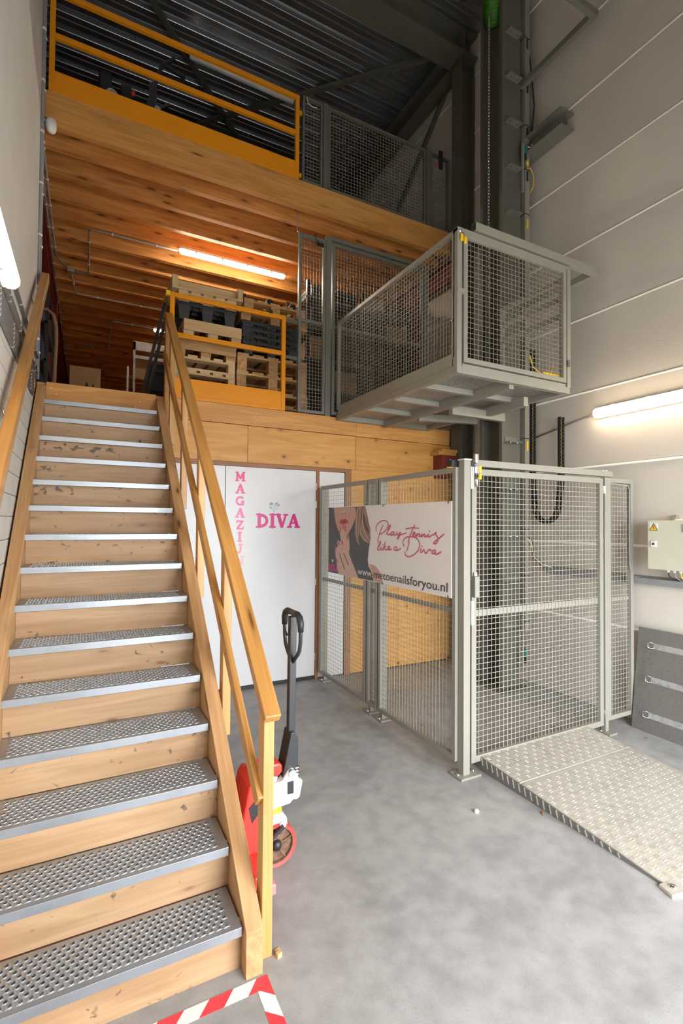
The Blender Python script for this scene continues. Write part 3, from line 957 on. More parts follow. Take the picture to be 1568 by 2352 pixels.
# wall stay, motor, cable duct, sensors
bx(3.62, 3.95, 3.50, 3.97, 7.30, 7.33).build('head_plate', GREYD, ma)
mb = MB().lathe((3.70, 3.74, 7.02), (-0.4, -0.3, 0.6), [(0.0, -0.12), (0.08, -0.12), (0.095, -0.08), (0.10, 0.1), (0.085, 0.16), (0, 0.17)], 20)
mo = mb.build('motor', GREEN, ma, smooth=True)
for i in range(9):
    a = Vector((-0.4, -0.3, 0.6)).normalized()
    MB().lathe(Vector((3.70, 3.74, 7.02)) + a * (-0.07 + 0.02 * i), a, [(0.098, 0), (0.108, 0.002), (0.108, 0.006), (0.098, 0.008)], 20).build('cooling_fin', GREEN, mo, smooth=True)
# hoist chain
hc = MB()
zz = 3.0
i = 0
while zz < 7.0:
    nn = 8
    ring = []
    for k in range(nn):
        a = 2 * PI * k / nn
        u, v = 0.010 * math.cos(a), 0.021 * math.sin(a)
        ring.append((3.625 + (u if i % 2 else 0), 3.735 + (0 if i % 2 else u), zz + v))
    hc.tube(ring + ring[:1], 0.0034, 4)
    zz += 0.034
    i += 1
hc.build('hoist_chain', CHAINM, label='steel hoist chain hanging down the front of the lift mast', cat='chain')
# vertical cable duct beside mast
cd = thing('mast_cable_duct', 'slim grey cable duct running up beside the lift mast', 'duct', (4.0, 3.58, 0.2))
bx(3.955, 4.02, 3.56, 3.62, 0.55, 7.2, 'z').build('duct', GREY, cd)
for i in range(15):
    z = 0.66 + 0.4655 * i
    bx(3.952, 4.023, 3.556, 3.622, z, z + 0.006).build('strap', BLACK, cd)
for z0_, mt in ((4.70, YELLOW), (2.40, YELLOW), (5.2, BLACK), (5.66, BLACK), (6.13, BLACK), (6.6, BLACK)):
    bx(3.975, 3.995, 3.553, 3.561, z0_, z0_ + 0.10).build('wire_opening', mt, cd)
MB().tube([(4.03, 3.57, 6.55), (4.045, 3.55, 6.3), (4.055, 3.53, 6.0), (4.04, 3.55, 5.75)], 0.008, 6).build('cable', BLACK, cd, smooth=True)
# limit switches
for i, (z, lab) in enumerate(((5.42, 'teal limit switch with yellow plug high on the lift mast'), (0.33, 'teal limit switch near the foot of the lift mast'))):
    ls = thing('limit_switch', lab, 'switch', (3.90, 3.53, z))
    bx(3.855, 3.875, 3.50, 3.52, z - 0.40 if i == 0 else z - 0.12, z + 0.10 if i == 0 else z + 0.45).build('rail', GREY, ls)
    bx(3.875, 3.915, 3.49, 3.53, z, z + 0.075).build('body', TEAL, ls, bevel=0.006)
    bx(3.88, 3.91, 3.495, 3.525, z - 0.06, z).build('plug', BLACK, ls)
    if i == 0:
        MB().cyl((3.92, 3.50, z - 0.115), (3.92, 3.50, z - 0.065), 0.013, 10).build('yellow_plug', YELLOW, ls, smooth=True)
        MB().tube([(3.92, 3.50, z - 0.11), (3.925, 3.50, z - 0.15), (3.96, 3.50, z - 0.13), (4.03, 3.52, z - 0.16), (4.05, 3.53, z - 0.25), (4.02, 3.55, z - 0.34)], 0.005, 6).build('cable', YELLOW, ls, smooth=True)
        MB().tube([(3.895, 3.51, z + 0.075), (3.95, 3.50, z + 0.085), (4.04, 3.50, z + 0.10), (4.05, 3.52, z + 0.15), (4.01, 3.55, z + 0.16)], 0.004, 6).build('cable', PVCW, ls, smooth=True)
    else:
        MB().tube([(3.895, 3.51, z + 0.07), (3.91, 3.50, z + 0.15), (3.96, 3.53, z + 0.24)], 0.003, 6).build('cable', BLACK, ls)

# wall stay beam and mast link to column
ws = thing('wall_stay_beam', 'short grey steel beam on the precast wall beside the mast', 'beam', (4.06, 3.4, 5.48))
hbeam(MB(), (4.05, 3.13, 5.57), (4.05, 3.72, 5.57), 0.19, 0.17, 0.012, 0.012).build('section', GREYM, ws)
for y_ in (3.2, 3.5):
    MB().cyl((3.985, y_, 5.50), (3.985, y_, 5.545), 0.009, 6).build('bolt', CHROME, ws)
lkb = thing('mast_link_beam', 'grey steel link between the lift mast and the column', 'beam', (3.95, 4.2, 4.85))
hbeam(MB(), (3.97, 3.89, 4.98), (3.97, 4.50, 4.98), 0.12, 0.14).build('section', GREYD, lkb)
for z, lab in ((3.865, 'grey square tube guard arm above the lift cage gate'), (6.19, 'grey square tube guard arm high on the lift mast')):
    ga = thing('guard_arm', lab, 'guard arm', (3.3, 2.8, z))
    bx(2.53, 3.95, 2.735, 2.785, z - 0.03, z + 0.03).build('front_tube', GREY if z < 5 else GREYM, ga, bevel=0.002)
    bx(3.90, 3.95, 2.786, 3.58, z - 0.03, z + 0.03).build('side_tube', GREY if z < 5 else GREYM, ga, bevel=0.002)
    bx(2.528, 2.531, 2.74, 2.78, z - 0.024, z + 0.024).build('open_end', DARKIN, ga)

# energy chain
ec = thing('energy_chain', 'black plastic cable chain hanging in a loop below the lift cage', 'cable chain', (4.03, 3.38, 1.66))
pts = []
for i in range(42):
    pts.append((3.555, 3.45 - i * 0.034))
ya, yb, rr = 3.555, 3.215, 0.17
zc = 1.845
pts = [p for p in pts if p[1] > zc + 0.30]
for i in range(12):                              # taper towards the bend
    t_ = i / 12
    pts.append((3.555 - 0.03 * t_ * t_, zc + 0.30 - 0.30 * t_))
for i in range(1, 18):
    a = PI * i / 18
    pts.append((3.385 + 0.14 * math.cos(a), zc - rr * math.sin(a)))
for i in range(12):
    t_ = 1 - i / 12
    pts.append((3.215 + 0.03 * t_ * t_, zc + 0.30 - 0.30 * t_))
z_ = zc + 0.30
while z_ < 2.72:
    pts.append((3.215, z_))
    z_ += 0.034
side_m, rung_m, inner = MB(), MB(), MB()
for i in range(len(pts) - 1):
    p, q = pts[i], pts[i + 1]
    for x in (4.036, 4.082):
        side_m.beam((x, p[0], p[1]), (x, q[0], q[1]), 0.034, 0.010, (1, 0, 0))
    mid = ((p[0] + q[0]) / 2, (p[1] + q[1]) / 2)
    d = Vector((0, q[0] - p[0], q[1] - p[1])).normalized()
    nrm = Vector((1, 0, 0)).cross(d)
    for sgn in (-1, 1):
        c_ = Vector((0, mid[0], mid[1])) + nrm * 0.012 * sgn
        rung_m.beam((4.036, c_.y, c_.z), (4.082, c_.y, c_.z), 0.012, 0.005, tuple(nrm))
inner.tube([(4.059, p[0], p[1]) for p in pts], 0.0055, 6)
o = side_m.build('chain_links', BLACK, ec)
o['kind'] = 'stuff'
o = rung_m.build('cross_bars', BLACK, ec)
o['kind'] = 'stuff'
inner.build('cable', YELLOW, ec, smooth=True)

# ------------------------------------------------------------------ tube lamps
def tube_lamp(label, p0, p1, down, side_w=0.075, lit=None):
    """housing towards -down, luminous cover towards +down"""
    p0, p1, D = Vector(p0), Vector(p1), Vector(down).normalized()
    t = thing('tube_lamp', label, 'lamp', p0)
    a = (p1 - p0).normalized()
    S = a.cross(D).normalized()
    def shell(prof, ex):
        mb = MB()
        vs = []
        for q, sc_ in ((p0 - a * ex, 0.45), (p0 - a * ex * 0.55, 0.85), (p0, 1.0), (p1, 1.0), (p1 + a * ex * 0.55, 0.85), (p1 + a * ex, 0.45)):
            for sx, dz in prof:
                vs.append(q + S * sx * sc_ + D * (dz if dz <= 0 else dz * sc_))
        n = len(prof)
        fs = [(i * n + k, i * n + (k + 1) % n, (i + 1) * n + (k + 1) % n, (i + 1) * n + k) for i in range(5) for k in range(n)]
        fs += [tuple(range(n))[::-1], tuple(range(5 * n, 6 * n))]
        mb.add(vs, fs)
        return mb
    h = side_w / 2
    shell([(-h, 0), (h, 0), (h * 0.8, -0.04), (-h * 0.8, -0.04)], 0.035).build('housing', DIFF, t)
    shell([(h * 0.92, 0.001), (h * 0.92, 0.018), (h * 0.6, 0.042), (0, 0.05), (-h * 0.6, 0.042), (-h * 0.92, 0.018), (-h * 0.92, 0.001)], 0.03).build('cover', lit or TUBE, t, smooth=True)
    L = (p1 - p0).length
    nclip = max(2, int(L / 0.3))
    for i in range(nclip):
        q = p0 + a * (L * (i + 0.5) / nclip)
        for sg in (-1, 1):
            MB().beam(q + S * h * sg * 1.02 + D * 0.012 - a * 0.012, q + S * h * sg * 1.02 + D * 0.012 + a * 0.012, 0.006, 0.03, tuple(D)).build('clip', DIFF, t)
    return t

tube_lamp('lit tube lamp under the wooden joists above the pallets', (0.97, 6.11, 4.935), (2.26, 6.11, 4.935), (0, -0.25, -1), 0.06)
tube_lamp('lit tube lamp on the precast wall above the cabinet', (4.11, 2.87, 2.665), (4.11, 1.62, 2.665), (-1, 0, -0.25), 0.095, TUBEW)
tube_lamp('lit tube lamp on the block wall beside the stairs', (-0.317, 1.3, 2.67), (-0.317, 2.48, 2.67), (1, 0, -0.4), 0.075, TUBEW)
tube_lamp('lit tube lamp deep under the rear joists', (0.99, 8.875, 4.935), (2.2, 8.875, 4.935), (0, 0, -1), lit=TUBER)
tube_lamp('lit tube lamp at the far end of the mezzanine', (1.03, 11.96, 4.935), (2.2, 11.96, 4.935), (0, 0, -1), lit=TUBER)
ul = thing('tube_lamp', 'unlit tube lamp behind the upper orange gate', 'lamp', (1.7, 6.18, 7.4))
MB().tube([(1.03, 6.16, 7.42), (1.05, 6.16, 7.42), (2.40, 6.18, 7.42), (2.42, 6.18, 7.42)], [0.03, 0.042, 0.042, 0.03], 12).build('cover', DIFF, ul, smooth=True)
bx(1.02, 2.43, 6.14, 6.20, 7.45, 7.49).build('housing', DIFF, ul)
for x in (1.1, 1.5, 1.9, 2.3):
    bx(x, x + 0.03, 6.12, 6.215, 7.42, 7.45).build('clip', CHROME, ul)
for x in (1.2, 2.2):
    MB().cyl((x, 6.17, 7.49), (x, 6.17, 7.62), 0.006, 6).build('hanger', CHROME, ul)

# ------------------------------------------------------------------ conduits
def conduit(label, pts, r=0.010, clips=True, group=None, mat=None, cl=(1.5, 0.008)):
    t = thing('conduit', label, 'conduit', pts[0], group)
    # rounded corners
    P = [Vector(p) for p in pts]
    out = [P[0]]
    for i in range(1, len(P) - 1):
        a, b = (P[i - 1] - P[i]), (P[i + 1] - P[i])
        rr = min(0.06, a.length * 0.4, b.length * 0.4)
        A, B = P[i] + a.normalized() * rr, P[i] + b.normalized() * rr
        for k in range(6):
            u = k / 5
            out.append(A * (1 - u) ** 2 + P[i] * 2 * u * (1 - u) + B * u * u)
    out.append(P[-1])
    MB().tube(out, r, 8).build('pipe', mat or PVC, t, smooth=True)
    if clips:
        for i in range(len(P) - 1):
            L = (P[i + 1] - P[i]).length
            n = int(L / 0.42)
            for k in range(n):
                c = P[i].lerp(P[i + 1], (k + 0.5) / n)
                d = (P[i + 1] - P[i]).normalized()
                MB().cyl(c - d * cl[1], c + d * cl[1], r * cl[0], 8).build('clip', PVCW, t)
    return t

ZC = 4.948
conduit('grey conduit feeding the lamp above the pallets', [(-0.20, 7.33, ZC), (-0.03, 7.33, ZC), (-0.03, 6.18, ZC), (0.93, 6.18, ZC)])
conduit('grey conduit running across the joists behind the stairs', [(-0.235, 7.38, ZC), (-0.20, 8.05, ZC), (0.98, 8.05, ZC)])
conduit('grey conduit from the dark red beam to the junction box', [(-0.395, 4.80, ZC), (-0.395, 7.0, ZC), (-0.285, 7.27, ZC)])
conduit('grey conduit running along the whole dark red beam', [(-0.432, 4.80, ZC), (-0.432, 7.0, ZC), (-0.432, 15.5, ZC)])
conduit('grey conduit at the far joists near the rear lamp', [(-0.2, 10.4, ZC), (0.31, 10.4, ZC), (0.31, 8.88, ZC), (0.94, 8.88, ZC)])
bx(-0.28, -0.20, 7.28, 7.38, ZC - 0.03, ZC + 0.012).build('junction_box', PVC, bevel=0.004, label='small grey junction box on the joists', cat='junction box')
conduit('grey conduit running down the left side of the wall corner', [(-0.378, 4.63, 2.9), (-0.378, 4.63, 7.6)], 0.012, group='corner conduits')
conduit('grey conduit at the very end of the block wall', [(-0.372, 4.672, 2.80), (-0.372, 4.672, 7.6)], 0.010, group='corner conduits')
for i, z in enumerate((2.955, 2.83, 2.795, 2.725, 2.70, 2.675, 2.65, 2.625, 2.60)):
    zend = 4.3 - 0.06 * i
    lab = ('single grey conduit along the block wall above the pipe bundle' if i == 0 else
           ('upper pipe' if i == 1 else 'lower pipe') + ' of the conduit pair along the block wall' if i < 3 else ('topmost', 'second', 'third', 'fourth', 'fifth', 'lowest')[i - 3] + ' grey conduit of the six pipe bundle on the block wall')
    conduit(lab, [(-0.3765, 0.6, z), (-0.3765, 4.60 if z > 2.74 else 4.36, z)], 0.0105 if i else 0.012, group=None if i == 0 else ('upper wall conduits' if i < 3 else 'lower wall conduits'), cl=(1.08, 0.006))
conduit('grey conduit leading to the lamp on the precast wall', [(4.14, 3.60, 2.55), (4.14, 3.0, 2.66), (4.13, 2.91, 2.665)], 0.008, clips=False)

# white motion sensor, hanging rod
ms = thing('motion_sensor', 'small white motion sensor at the top of the block wall corner', 'sensor', (-0.30, 4.66, 4.86))
MB().lathe((-0.318, 4.655, 4.96), (0.05, -0.15, -1), [(0, -0.002), (0.03, 0.0), (0.038, 0.012), (0.040, 0.04), (0.039, 0.075), (0.03, 0.105), (0.012, 0.12), (0, 0.122)], 16).build('body', PVCW, ms, smooth=True)
MB().cyl((-0.385, 4.655, 4.945), (-0.34, 4.655, 4.945), 0.006, 6).build('arm', PVCW, ms)
MB().tube([(1.905, 4.79, 4.96), (1.905, 4.72, 4.90), (1.905, 4.715, 4.70), (1.915, 4.70, 4.675), (1.925, 4.70, 4.685)], 0.006, 6).build('hook_rod', CHROME, smooth=True, label='thin steel hook rod hanging from the upper fascia', cat='rod')

# ------------------------------------------------------------------ electrical cabinet, trunking
cb = thing('electrical_cabinet', 'beige electrical cabinet with warning sticker on the wall', 'cabinet', (4.05, 2.05, 1.30))
bx(3.975, 4.15, 1.72, 2.325, 1.312, 1.688).build('body', CAB, cb, bevel=0.004)
dr = bx(3.950, 3.974, 1.715, 2.332, 1.305, 1.684).build('door', CAB, cb, bevel=0.005)
sk = bx(3.9485, 3.950, 2.250, 2.313, 1.605, 1.668).build('sticker', PAPER, dr)
m = MB().prism([(2.310, 1.611), (2.253, 1.611), (2.2815, 1.661)], 'x', 3.9475, 3.9486)
m.build('warning_triangle', YELLOW, dr)
blt = MB()
for a, b in (((2.312, 1.609), (2.251, 1.609)), ((2.251, 1.609), (2.2815, 1.664)), ((2.2815, 1.664), (2.312, 1.609)), ((2.2800, 1.648), (2.287, 1.632)), ((2.287, 1.632), (2.277, 1.630)), ((2.277, 1.630), (2.282, 1.615))):
    blt.beam((3.947, a[0], a[1]), (3.947, b[0], b[1]), 0.0042, 0.001, (1, 0, 0))
blt.build('triangle_print', BLACK, dr)
bx(3.940, 3.950, 2.262, 2.302, 1.478, 1.528).build('lock', PVCW, dr, bevel=0.003)
MB().cyl((3.938, 2.282, 1.503), (3.941, 2.282, 1.503), 0.009, 10).build('keyhole', BLACK, dr)
bx(3.945, 3.951, 1.96, 2.075, 1.60, 1.66).build('name_plate', GREY, dr)
bx(4.11, 4.15, 2.20, 2.235, 1.688, 1.73).build('mounting_ear', CHROME, cb, bevel=0.005)
MB().prism([(3.99, 1.688), (4.1, 1.688), (4.06, 1.70), (4.0, 1.698)], 'y', 2.05, 2.15).build('top_cap', PVCW, cb)
for i in range(6):
    y_ = 2.225 - 0.045 * i
    MB().lathe((4.04, y_, 1.305), (0, 0, -1), [(0.015, 0), (0.015, 0.012), (0.011, 0.014), (0.011, 0.024), (0, 0.024)], 10).build('cable_gland', PVCW, cb, smooth=True)
    mt = (BLACK, PVC, YELLOW, PVC, YELLOW, BLACK)[i]
    MB().tube([(4.04, y_, 1.285), (4.045, y_ - 0.005, 1.25), (4.08, y_ - 0.03 + 0.012 * (i % 3), 1.225), (4.10, y_ - 0.07 + 0.02 * (i % 2), 1.205)], 0.0055, 6).build('cable', mt, cb, smooth=True)
tk = thing('cable_trunking', 'grey cable trunking running along the wall below the cabinet', 'trunking', (4.1, 2, 1.17))
m = MB().box(4.07, 4.147, -1.0, 3.40, 1.165, 1.170).box(4.07, 4.074, -1.0, 3.40, 1.170, 1.215).box(4.143, 4.147, -1.0, 3.40, 1.170, 1.23)
m.build('channel', DUCT, tk)
bx(4.068, 4.149, 2.50, 3.40, 1.215, 1.222).build('cover', DUCT, tk)
for i in range(5):
    dz = 0.008 * i
    MB().tube([(4.10, 3.38 - 0.05 * (i % 2), 1.20 + 0.004 * i), (4.08, 3.46, 1.23 + dz), (4.05, 3.53, 1.30 + dz), (4.03, 3.555 - 0.004 * i, 1.42 + 2 * dz), (4.0 - 0.008 * i, 3.57, 1.50 + dz)], 0.0055, 6).build('cable', (BLACK, PVC, YELLOW, PVCW, BLACK)[i], tk, smooth=True)

# ------------------------------------------------------------------ galvanised board leaning on the wall
gb = thing('galvanised_board', 'dull galvanised steel board leaning on the precast wall', 'board', (4.03, 1.9, 0))
tilt = (4.135 - 3.99) / 0.81
gx = lambda z: 3.985 + z * 0.13
m = MB().prism([(gx(0), 0.002), (gx(0) + 0.008, 0.0), (gx(0.805) + 0.008, 0.805), (gx(0.805), 0.807)], 'y', 1.25, 2.488)
m.build('sheet', GALVD, gb)
for i, z in enumerate((0.675, 0.41, 0.135)):
    m = MB().prism([(gx(z - 0.022) - 0.004, z - 0.022), (gx(z - 0.022), z - 0.022), (gx(z + 0.022), z + 0.022), (gx(z + 0.022) - 0.004, z + 0.022)], 'y', 1.3, 2.36)
    m.build('strip', GALV, gb)
    q = gx(z) - 0.006
    MB().tube([(q, 2.352, z - 0.018), (q - 0.016, 2.37, z - 0.02), (q - 0.022, 2.39, z - 0.012), (q - 0.022, 2.39, z + 0.02), (q - 0.014, 2.375, z + 0.03), (q, 2.355, z + 0.022)], 0.0035, 6).build('hook', CHROME, gb, smooth=True)

# ------------------------------------------------------------------ tread plate ramp
rp = thing('loading_ramp', 'aluminium tread plate ramp in front of the lift gate', 'ramp', (2.9, 1.9, 0))
RY0, RY1, RZ1, RX0, RX1 = 1.29, 2.53, 0.098, 2.37, 3.455
rz = lambda y: 0.012 + (RZ1 - 0.012) * (y - RY0) / (RY1 - RY0)
for ya_, yb_ in ((RY0, 2.166), (2.170, RY1)):
    MB().prism([(ya_, 0.0), (ya_, rz(ya_)), (yb_, rz(yb_)), (yb_, 0.0)], 'x', RX0, RX1).build('plate', ALU, rp, bevel=0.004)
MB().prism([(RY0 + 0.02, 0.0), (RY0 + 0.02, rz(RY0 + 0.02) - 0.006), (RY1, rz(RY1) - 0.006), (RY1, 0.0)], 'x', RX0 - 0.003, RX0 - 0.0002).build('shaded_flank', GALVD, rp)  # sheet over the left flank; its dark colour stands in for shade
ck = MB()
pc = 0.042
sl = (RZ1 - 0.012) / (RY1 - RY0)
for i in range(int((RX1 - RX0) / pc)):
    for j in range(int((RY1 - RY0) / pc)):
        cx, cy = RX0 + (i + 0.5) * pc, RY0 + 0.01 + (j + 0.5) * pc
        if abs(cy - 2.168) < 0.02: continue
        for s in (-1, 1):
            if (i + j) % 2:
                p, q = (cx - 0.016, cy + s * 0.007), (cx + 0.016, cy + s * 0.007)
            else:
                p, q = (cx + s * 0.007, cy - 0.016), (cx + s * 0.007, cy + 0.016)
            a = Vector((q[0] - p[0], q[1] - p[1], 0)).normalized()
            b = Vector((-a.y, a.x, 0))
            vs = []
            P0, P1 = Vector((*p, 0)), Vector((*q, 0))
            for v in (P0, P0 + a * 0.006 + b * 0.0042, P1 - a * 0.006 + b * 0.0042, P1, P1 - a * 0.006 - b * 0.0042, P0 + a * 0.006 - b * 0.0042):
                vs.append((v.x, v.y, rz(v.y) - 0.0005))
            m1, m2 = P0.lerp(P1, 0.25), P0.lerp(P1, 0.75)
            vs += [(m1.x, m1.y, rz(m1.y) + 0.0026), (m2.x, m2.y, rz(m2.y) + 0.0026)]
            ck.add(vs, [(0, 1, 6), (1, 2, 7, 6), (2, 3, 7), (3, 4, 7), (4, 5, 6, 7), (5, 0, 6)])
# bars on the left flank
for j in range(22):
    y_ = RY0 + 0.25 + j * 0.045
    h_ = rz(y_)
    ck.beam((RX0 - 0.0035, y_, max(0.004, h_ - 0.055)), (RX0 - 0.0035, y_ + 0.012, h_ - 0.008), 0.007, 0.004, (1, 0, 0))
o = ck.build('raised_pattern', ALU, rp)
o['kind'] = 'stuff'
MB().prism([(RX0 - 0.05, 1.27), (RX0 + 0.06, 1.25), (RX0 + 0.07, 1.33), (RX0 - 0.03, 1.34)], 'z', 0.0, 0.016).build('fixing_lug', ALU, rp, bevel=0.003)
MB().lathe((RX0 + 0.01, 1.30, 0.016), (0, 0, 1), [(0.016, 0), (0.014, 0.006), (0, 0.007)], 10).build('bolt', CHROME, rp, smooth=True)

# ------------------------------------------------------------------ floor tape
def tape(label, x0, y0, ax, L, w=0.05, p=0.066, phase=0):
    p = 0.084
    t = thing('floor_tape', label, 'tape', (x0, y0, 0), 'red and white floor tape')
    i = 0
    s = -p * 0.5 * phase
    while s < L:
        a, b = s, s + p
        sh = 0.045
        q = [(a, 0), (b, 0), (b - sh, w), (a - sh, w)] if ax == 'x' else [(a, 0), (b, 0), (b + sh, w), (a + sh, w)]
        q = [(min(max(u, 0), L), v) for u, v in q]
        if ax == 'x': poly = [(x0 - u, y0 + v) for u, v in q]
        else: poly = [(x0 + v, y0 - u) for u, v in q]
        if max(u for u, v in q) - min(u for u, v in q) > 0.002:
            MB().prism(poly, 'z', 0.0002, 0.0016 if ax == 'x' else 0.0012).build('stripe', (TAPER, TAPEW)[i % 2], t)
        i += 1
        s += p
    return t

tape('strip of red and white floor tape across the foot of the stairs', 0.612, 1.686, 'x', 0.95)
tape('strip of red and white floor tape running away from the stair post', 0.562, 1.735, 'y', 1.3, phase=1)

# ------------------------------------------------------------------ pallet jack
pj = thing('pallet_jack', 'red pallet jack parked beside the stairs', 'pallet jack', (0.83, 2.30, 0))
JY = 2.30
for y_ in (JY - 0.055, JY + 0.005):
    wlx = MB().lathe((0.835, y_, 0.10), (0, 1, 0), [(0.085, 0.004), (0.1, 0.0), (0.1, 0.05), (0.085, 0.046), (0.085, 0.004)], 32).build('wheel', TYRE, pj, smooth=False)
    MB().lathe((0.835, y_, 0.10), (0, 1, 0), [(0.0, 0.010), (0.030, 0.010), (0.034, 0.016), (0.078, 0.018), (0.082, 0.004), (0.086, 0.004), (0.086, 0.046), (0.0, 0.046)], 28).build('wheel_disc', RUST, wlx, smooth=False)
    MB().lathe((0.835, y_, 0.10), (0, 1, 0), [(0, -0.012), (0.018, -0.010), (0.024, 0.0), (0.028, 0.016)], 16).build('hub', BLACK, wlx, smooth=True)
    for k in range(5):
        a = 2 * PI * k / 5 + 0.3
        MB().beam((0.835 + 0.026 * math.cos(a), y_ + 0.014, 0.10 + 0.026 * math.sin(a)), (0.835 + 0.08 * math.cos(a), y_ + 0.014, 0.10 + 0.08 * math.sin(a)), 0.006, 0.010, (0, 1, 0)).build('spoke', RUST, wlx)
# fork carrier under the pump
MB().prism([(0.79, 0.245), (0.865, 0.245), (0.89, 0.215), (0.893, 0.17), (0.86, 0.16), (0.79, 0.19)], 'y', JY - 0.045, JY + 0.045).build('steering_yoke', CAST, pj, bevel=0.006)
MB().cyl((0.865, JY - 0.055, 0.192), (0.865, JY + 0.055, 0.192), 0.017, 12).build('yoke_pin', CAST, pj)
MB().lathe((0.83, JY, 0.245), (0, 0, 1), [(0.045, 0), (0.045, 0.012), (0.038, 0.014), (0.038, 0.036)], 18).build('bearing', YELLOW, pj, smooth=True)
MB().beam((0.75, JY - 0.052, 0.12), (0.865, JY - 0.052, 0.192), 0.016, 0.045, (0, 1, 0)).build('side_link', BLKMET, pj)
# pump body
pump = MB().prism([(0.775, 0.278), (0.90, 0.285), (0.915, 0.302), (0.93, 0.295), (0.95, 0.305), (0.966, 0.385), (0.945, 0.388), (0.938, 0.415), (0.912, 0.455), (0.885, 0.442), (0.855, 0.40), (0.775, 0.40)], 'y', JY - 0.06, JY + 0.06)
pm = pump.build('pump_body', CAST, pj, bevel=0.008)
bx(0.883, 0.915, JY - 0.0635, JY - 0.059, 0.335, 0.395).build('name_window', BLACK, pm, bevel=0.002)
MB().cyl((0.905, JY - 0.068, 0.432), (0.905, JY + 0.068, 0.432), 0.018, 14).build('handle_pin', CHROME, pm)
MB().cyl((0.94, JY, 0.31), (0.94, JY, 0.285), 0.028, 14).build('release_valve', CAST, pm)
m = MB()
for i in range(4):
    m.lathe((0.938, JY - 0.03, 0.39 + 0.016 * i), (0.2, 0, 1), [(0.014, 0), (0.019, 0.003), (0.019, 0.008), (0.014, 0.011)], 12)
m.build('pump_spring', CHROME, pm, smooth=True)
MB().lathe((0.825, JY, 0.40), (0, 0, 1), [(0.04, 0), (0.04, 0.02), (0.025, 0.025), (0.025, 0.04)], 16).build('piston', CHROME, pj, smooth=True)
# red cap, backrest and forks
MB().prism([(0.70, 0.43), (0.845, 0.425), (0.862, 0.445), (0.862, 0.475), (0.845, 0.488), (0.72, 0.492), (0.70, 0.475)], 'y', JY - 0.05, JY + 0.05).build('red_cap', RED, pj, bevel=0.012)
ram = MB().prism([(0.63, 0.05), (0.775, 0.06), (0.775, 0.30), (0.745, 0.42), (0.72, 0.455), (0.70, 0.46), (0.68, 0.43), (0.645, 0.25)], 'y', JY - 0.10, JY + 0.10).build('mast_housing', RED, pj, bevel=0.008)
bx(0.735, 0.784, JY - 0.1035, JY - 0.1005, 0.09, 0.33).build('white_label', PAPER, ram)
for z in (0.12, 0.15, 0.17, 0.19, 0.24, 0.28):
    bx(0.745, 0.775, JY - 0.105, JY - 0.1036, z, z + 0.006).build('label_print', PVC, ram)
MB().prism([(0.680, 0.34), (0.715, 0.375), (0.73, 0.31), (0.695, 0.27)], 'y', JY - 0.103, JY - 0.1005).build('capacity_plate', BLACK, ram)
for s in (-1, 1):
    yy = JY + 0.18 * s
    MB().prism([(0.76, 0.03), (0.76, 0.075), (0.70, 0.085), (-0.30, 0.085), (-0.34, 0.05), (-0.34, 0.035)], 'y', yy - 0.075, yy + 0.075).build('fork', RED if s > 0 else PINKF, pj, bevel=0.006)
    MB().cyl((-0.25, yy - 0.04, 0.035), (-0.25, yy + 0.04, 0.035), 0.035, 14).build('load_roller', BLACK, pj)
bx(0.66, 0.74, JY - 0.255, JY - 0.10, 0.03, 0.13).build('fork_shoulder', RED, pj, bevel=0.008)
bx(0.66, 0.74, JY + 0.10, JY + 0.255, 0.03, 0.13).build('fork_shoulder', RED, pj, bevel=0.008)
# handle: lower black bracket, pole, loop
MB().prism([(0.862, 0.405), (0.925, 0.42), (0.944, 0.44), (0.944, 0.585), (0.925, 0.618), (0.905, 0.618)], 'y', JY - 0.045, JY + 0.045).build('handle_bracket', BLKMET, pj, bevel=0.003)
MB().beam((0.921, JY, 0.60), (0.924, JY, 1.18), 0.034, 0.036, (1, 0, 0)).build('pole', BLKMET, pj, bevel=0.004)
HX = 0.924
half = [(0.012, 0.955), (0.075, 1.005), (0.095, 1.03), (0.105, 1.07), (0.108, 1.12), (0.106, 1.16), (0.092, 1.188), (0.07, 1.197), (0.0, 1.198)]
lp = [(HX, JY - a, b) for a, b in half] + [(HX, JY + a, b) for a, b in half[::-1][1:]]
lpo = MB().tube(lp, 0.0095, 10).build('handle_loop', BLKMET, pj, smooth=True)
for s in (-1, 1):
    MB().tube([(HX, JY + s * a, b) for a, b in half[4:]], [0.014, 0.0165, 0.0165, 0.016, 0.0145], 10).build('grip', BLACK, lpo, smooth=True)
MB().tube([(HX - 0.02, JY + 0.02, 1.08), (HX - 0.035, JY + 0.025, 1.12)], 0.006, 6).build('lever', BLACK, lpo)

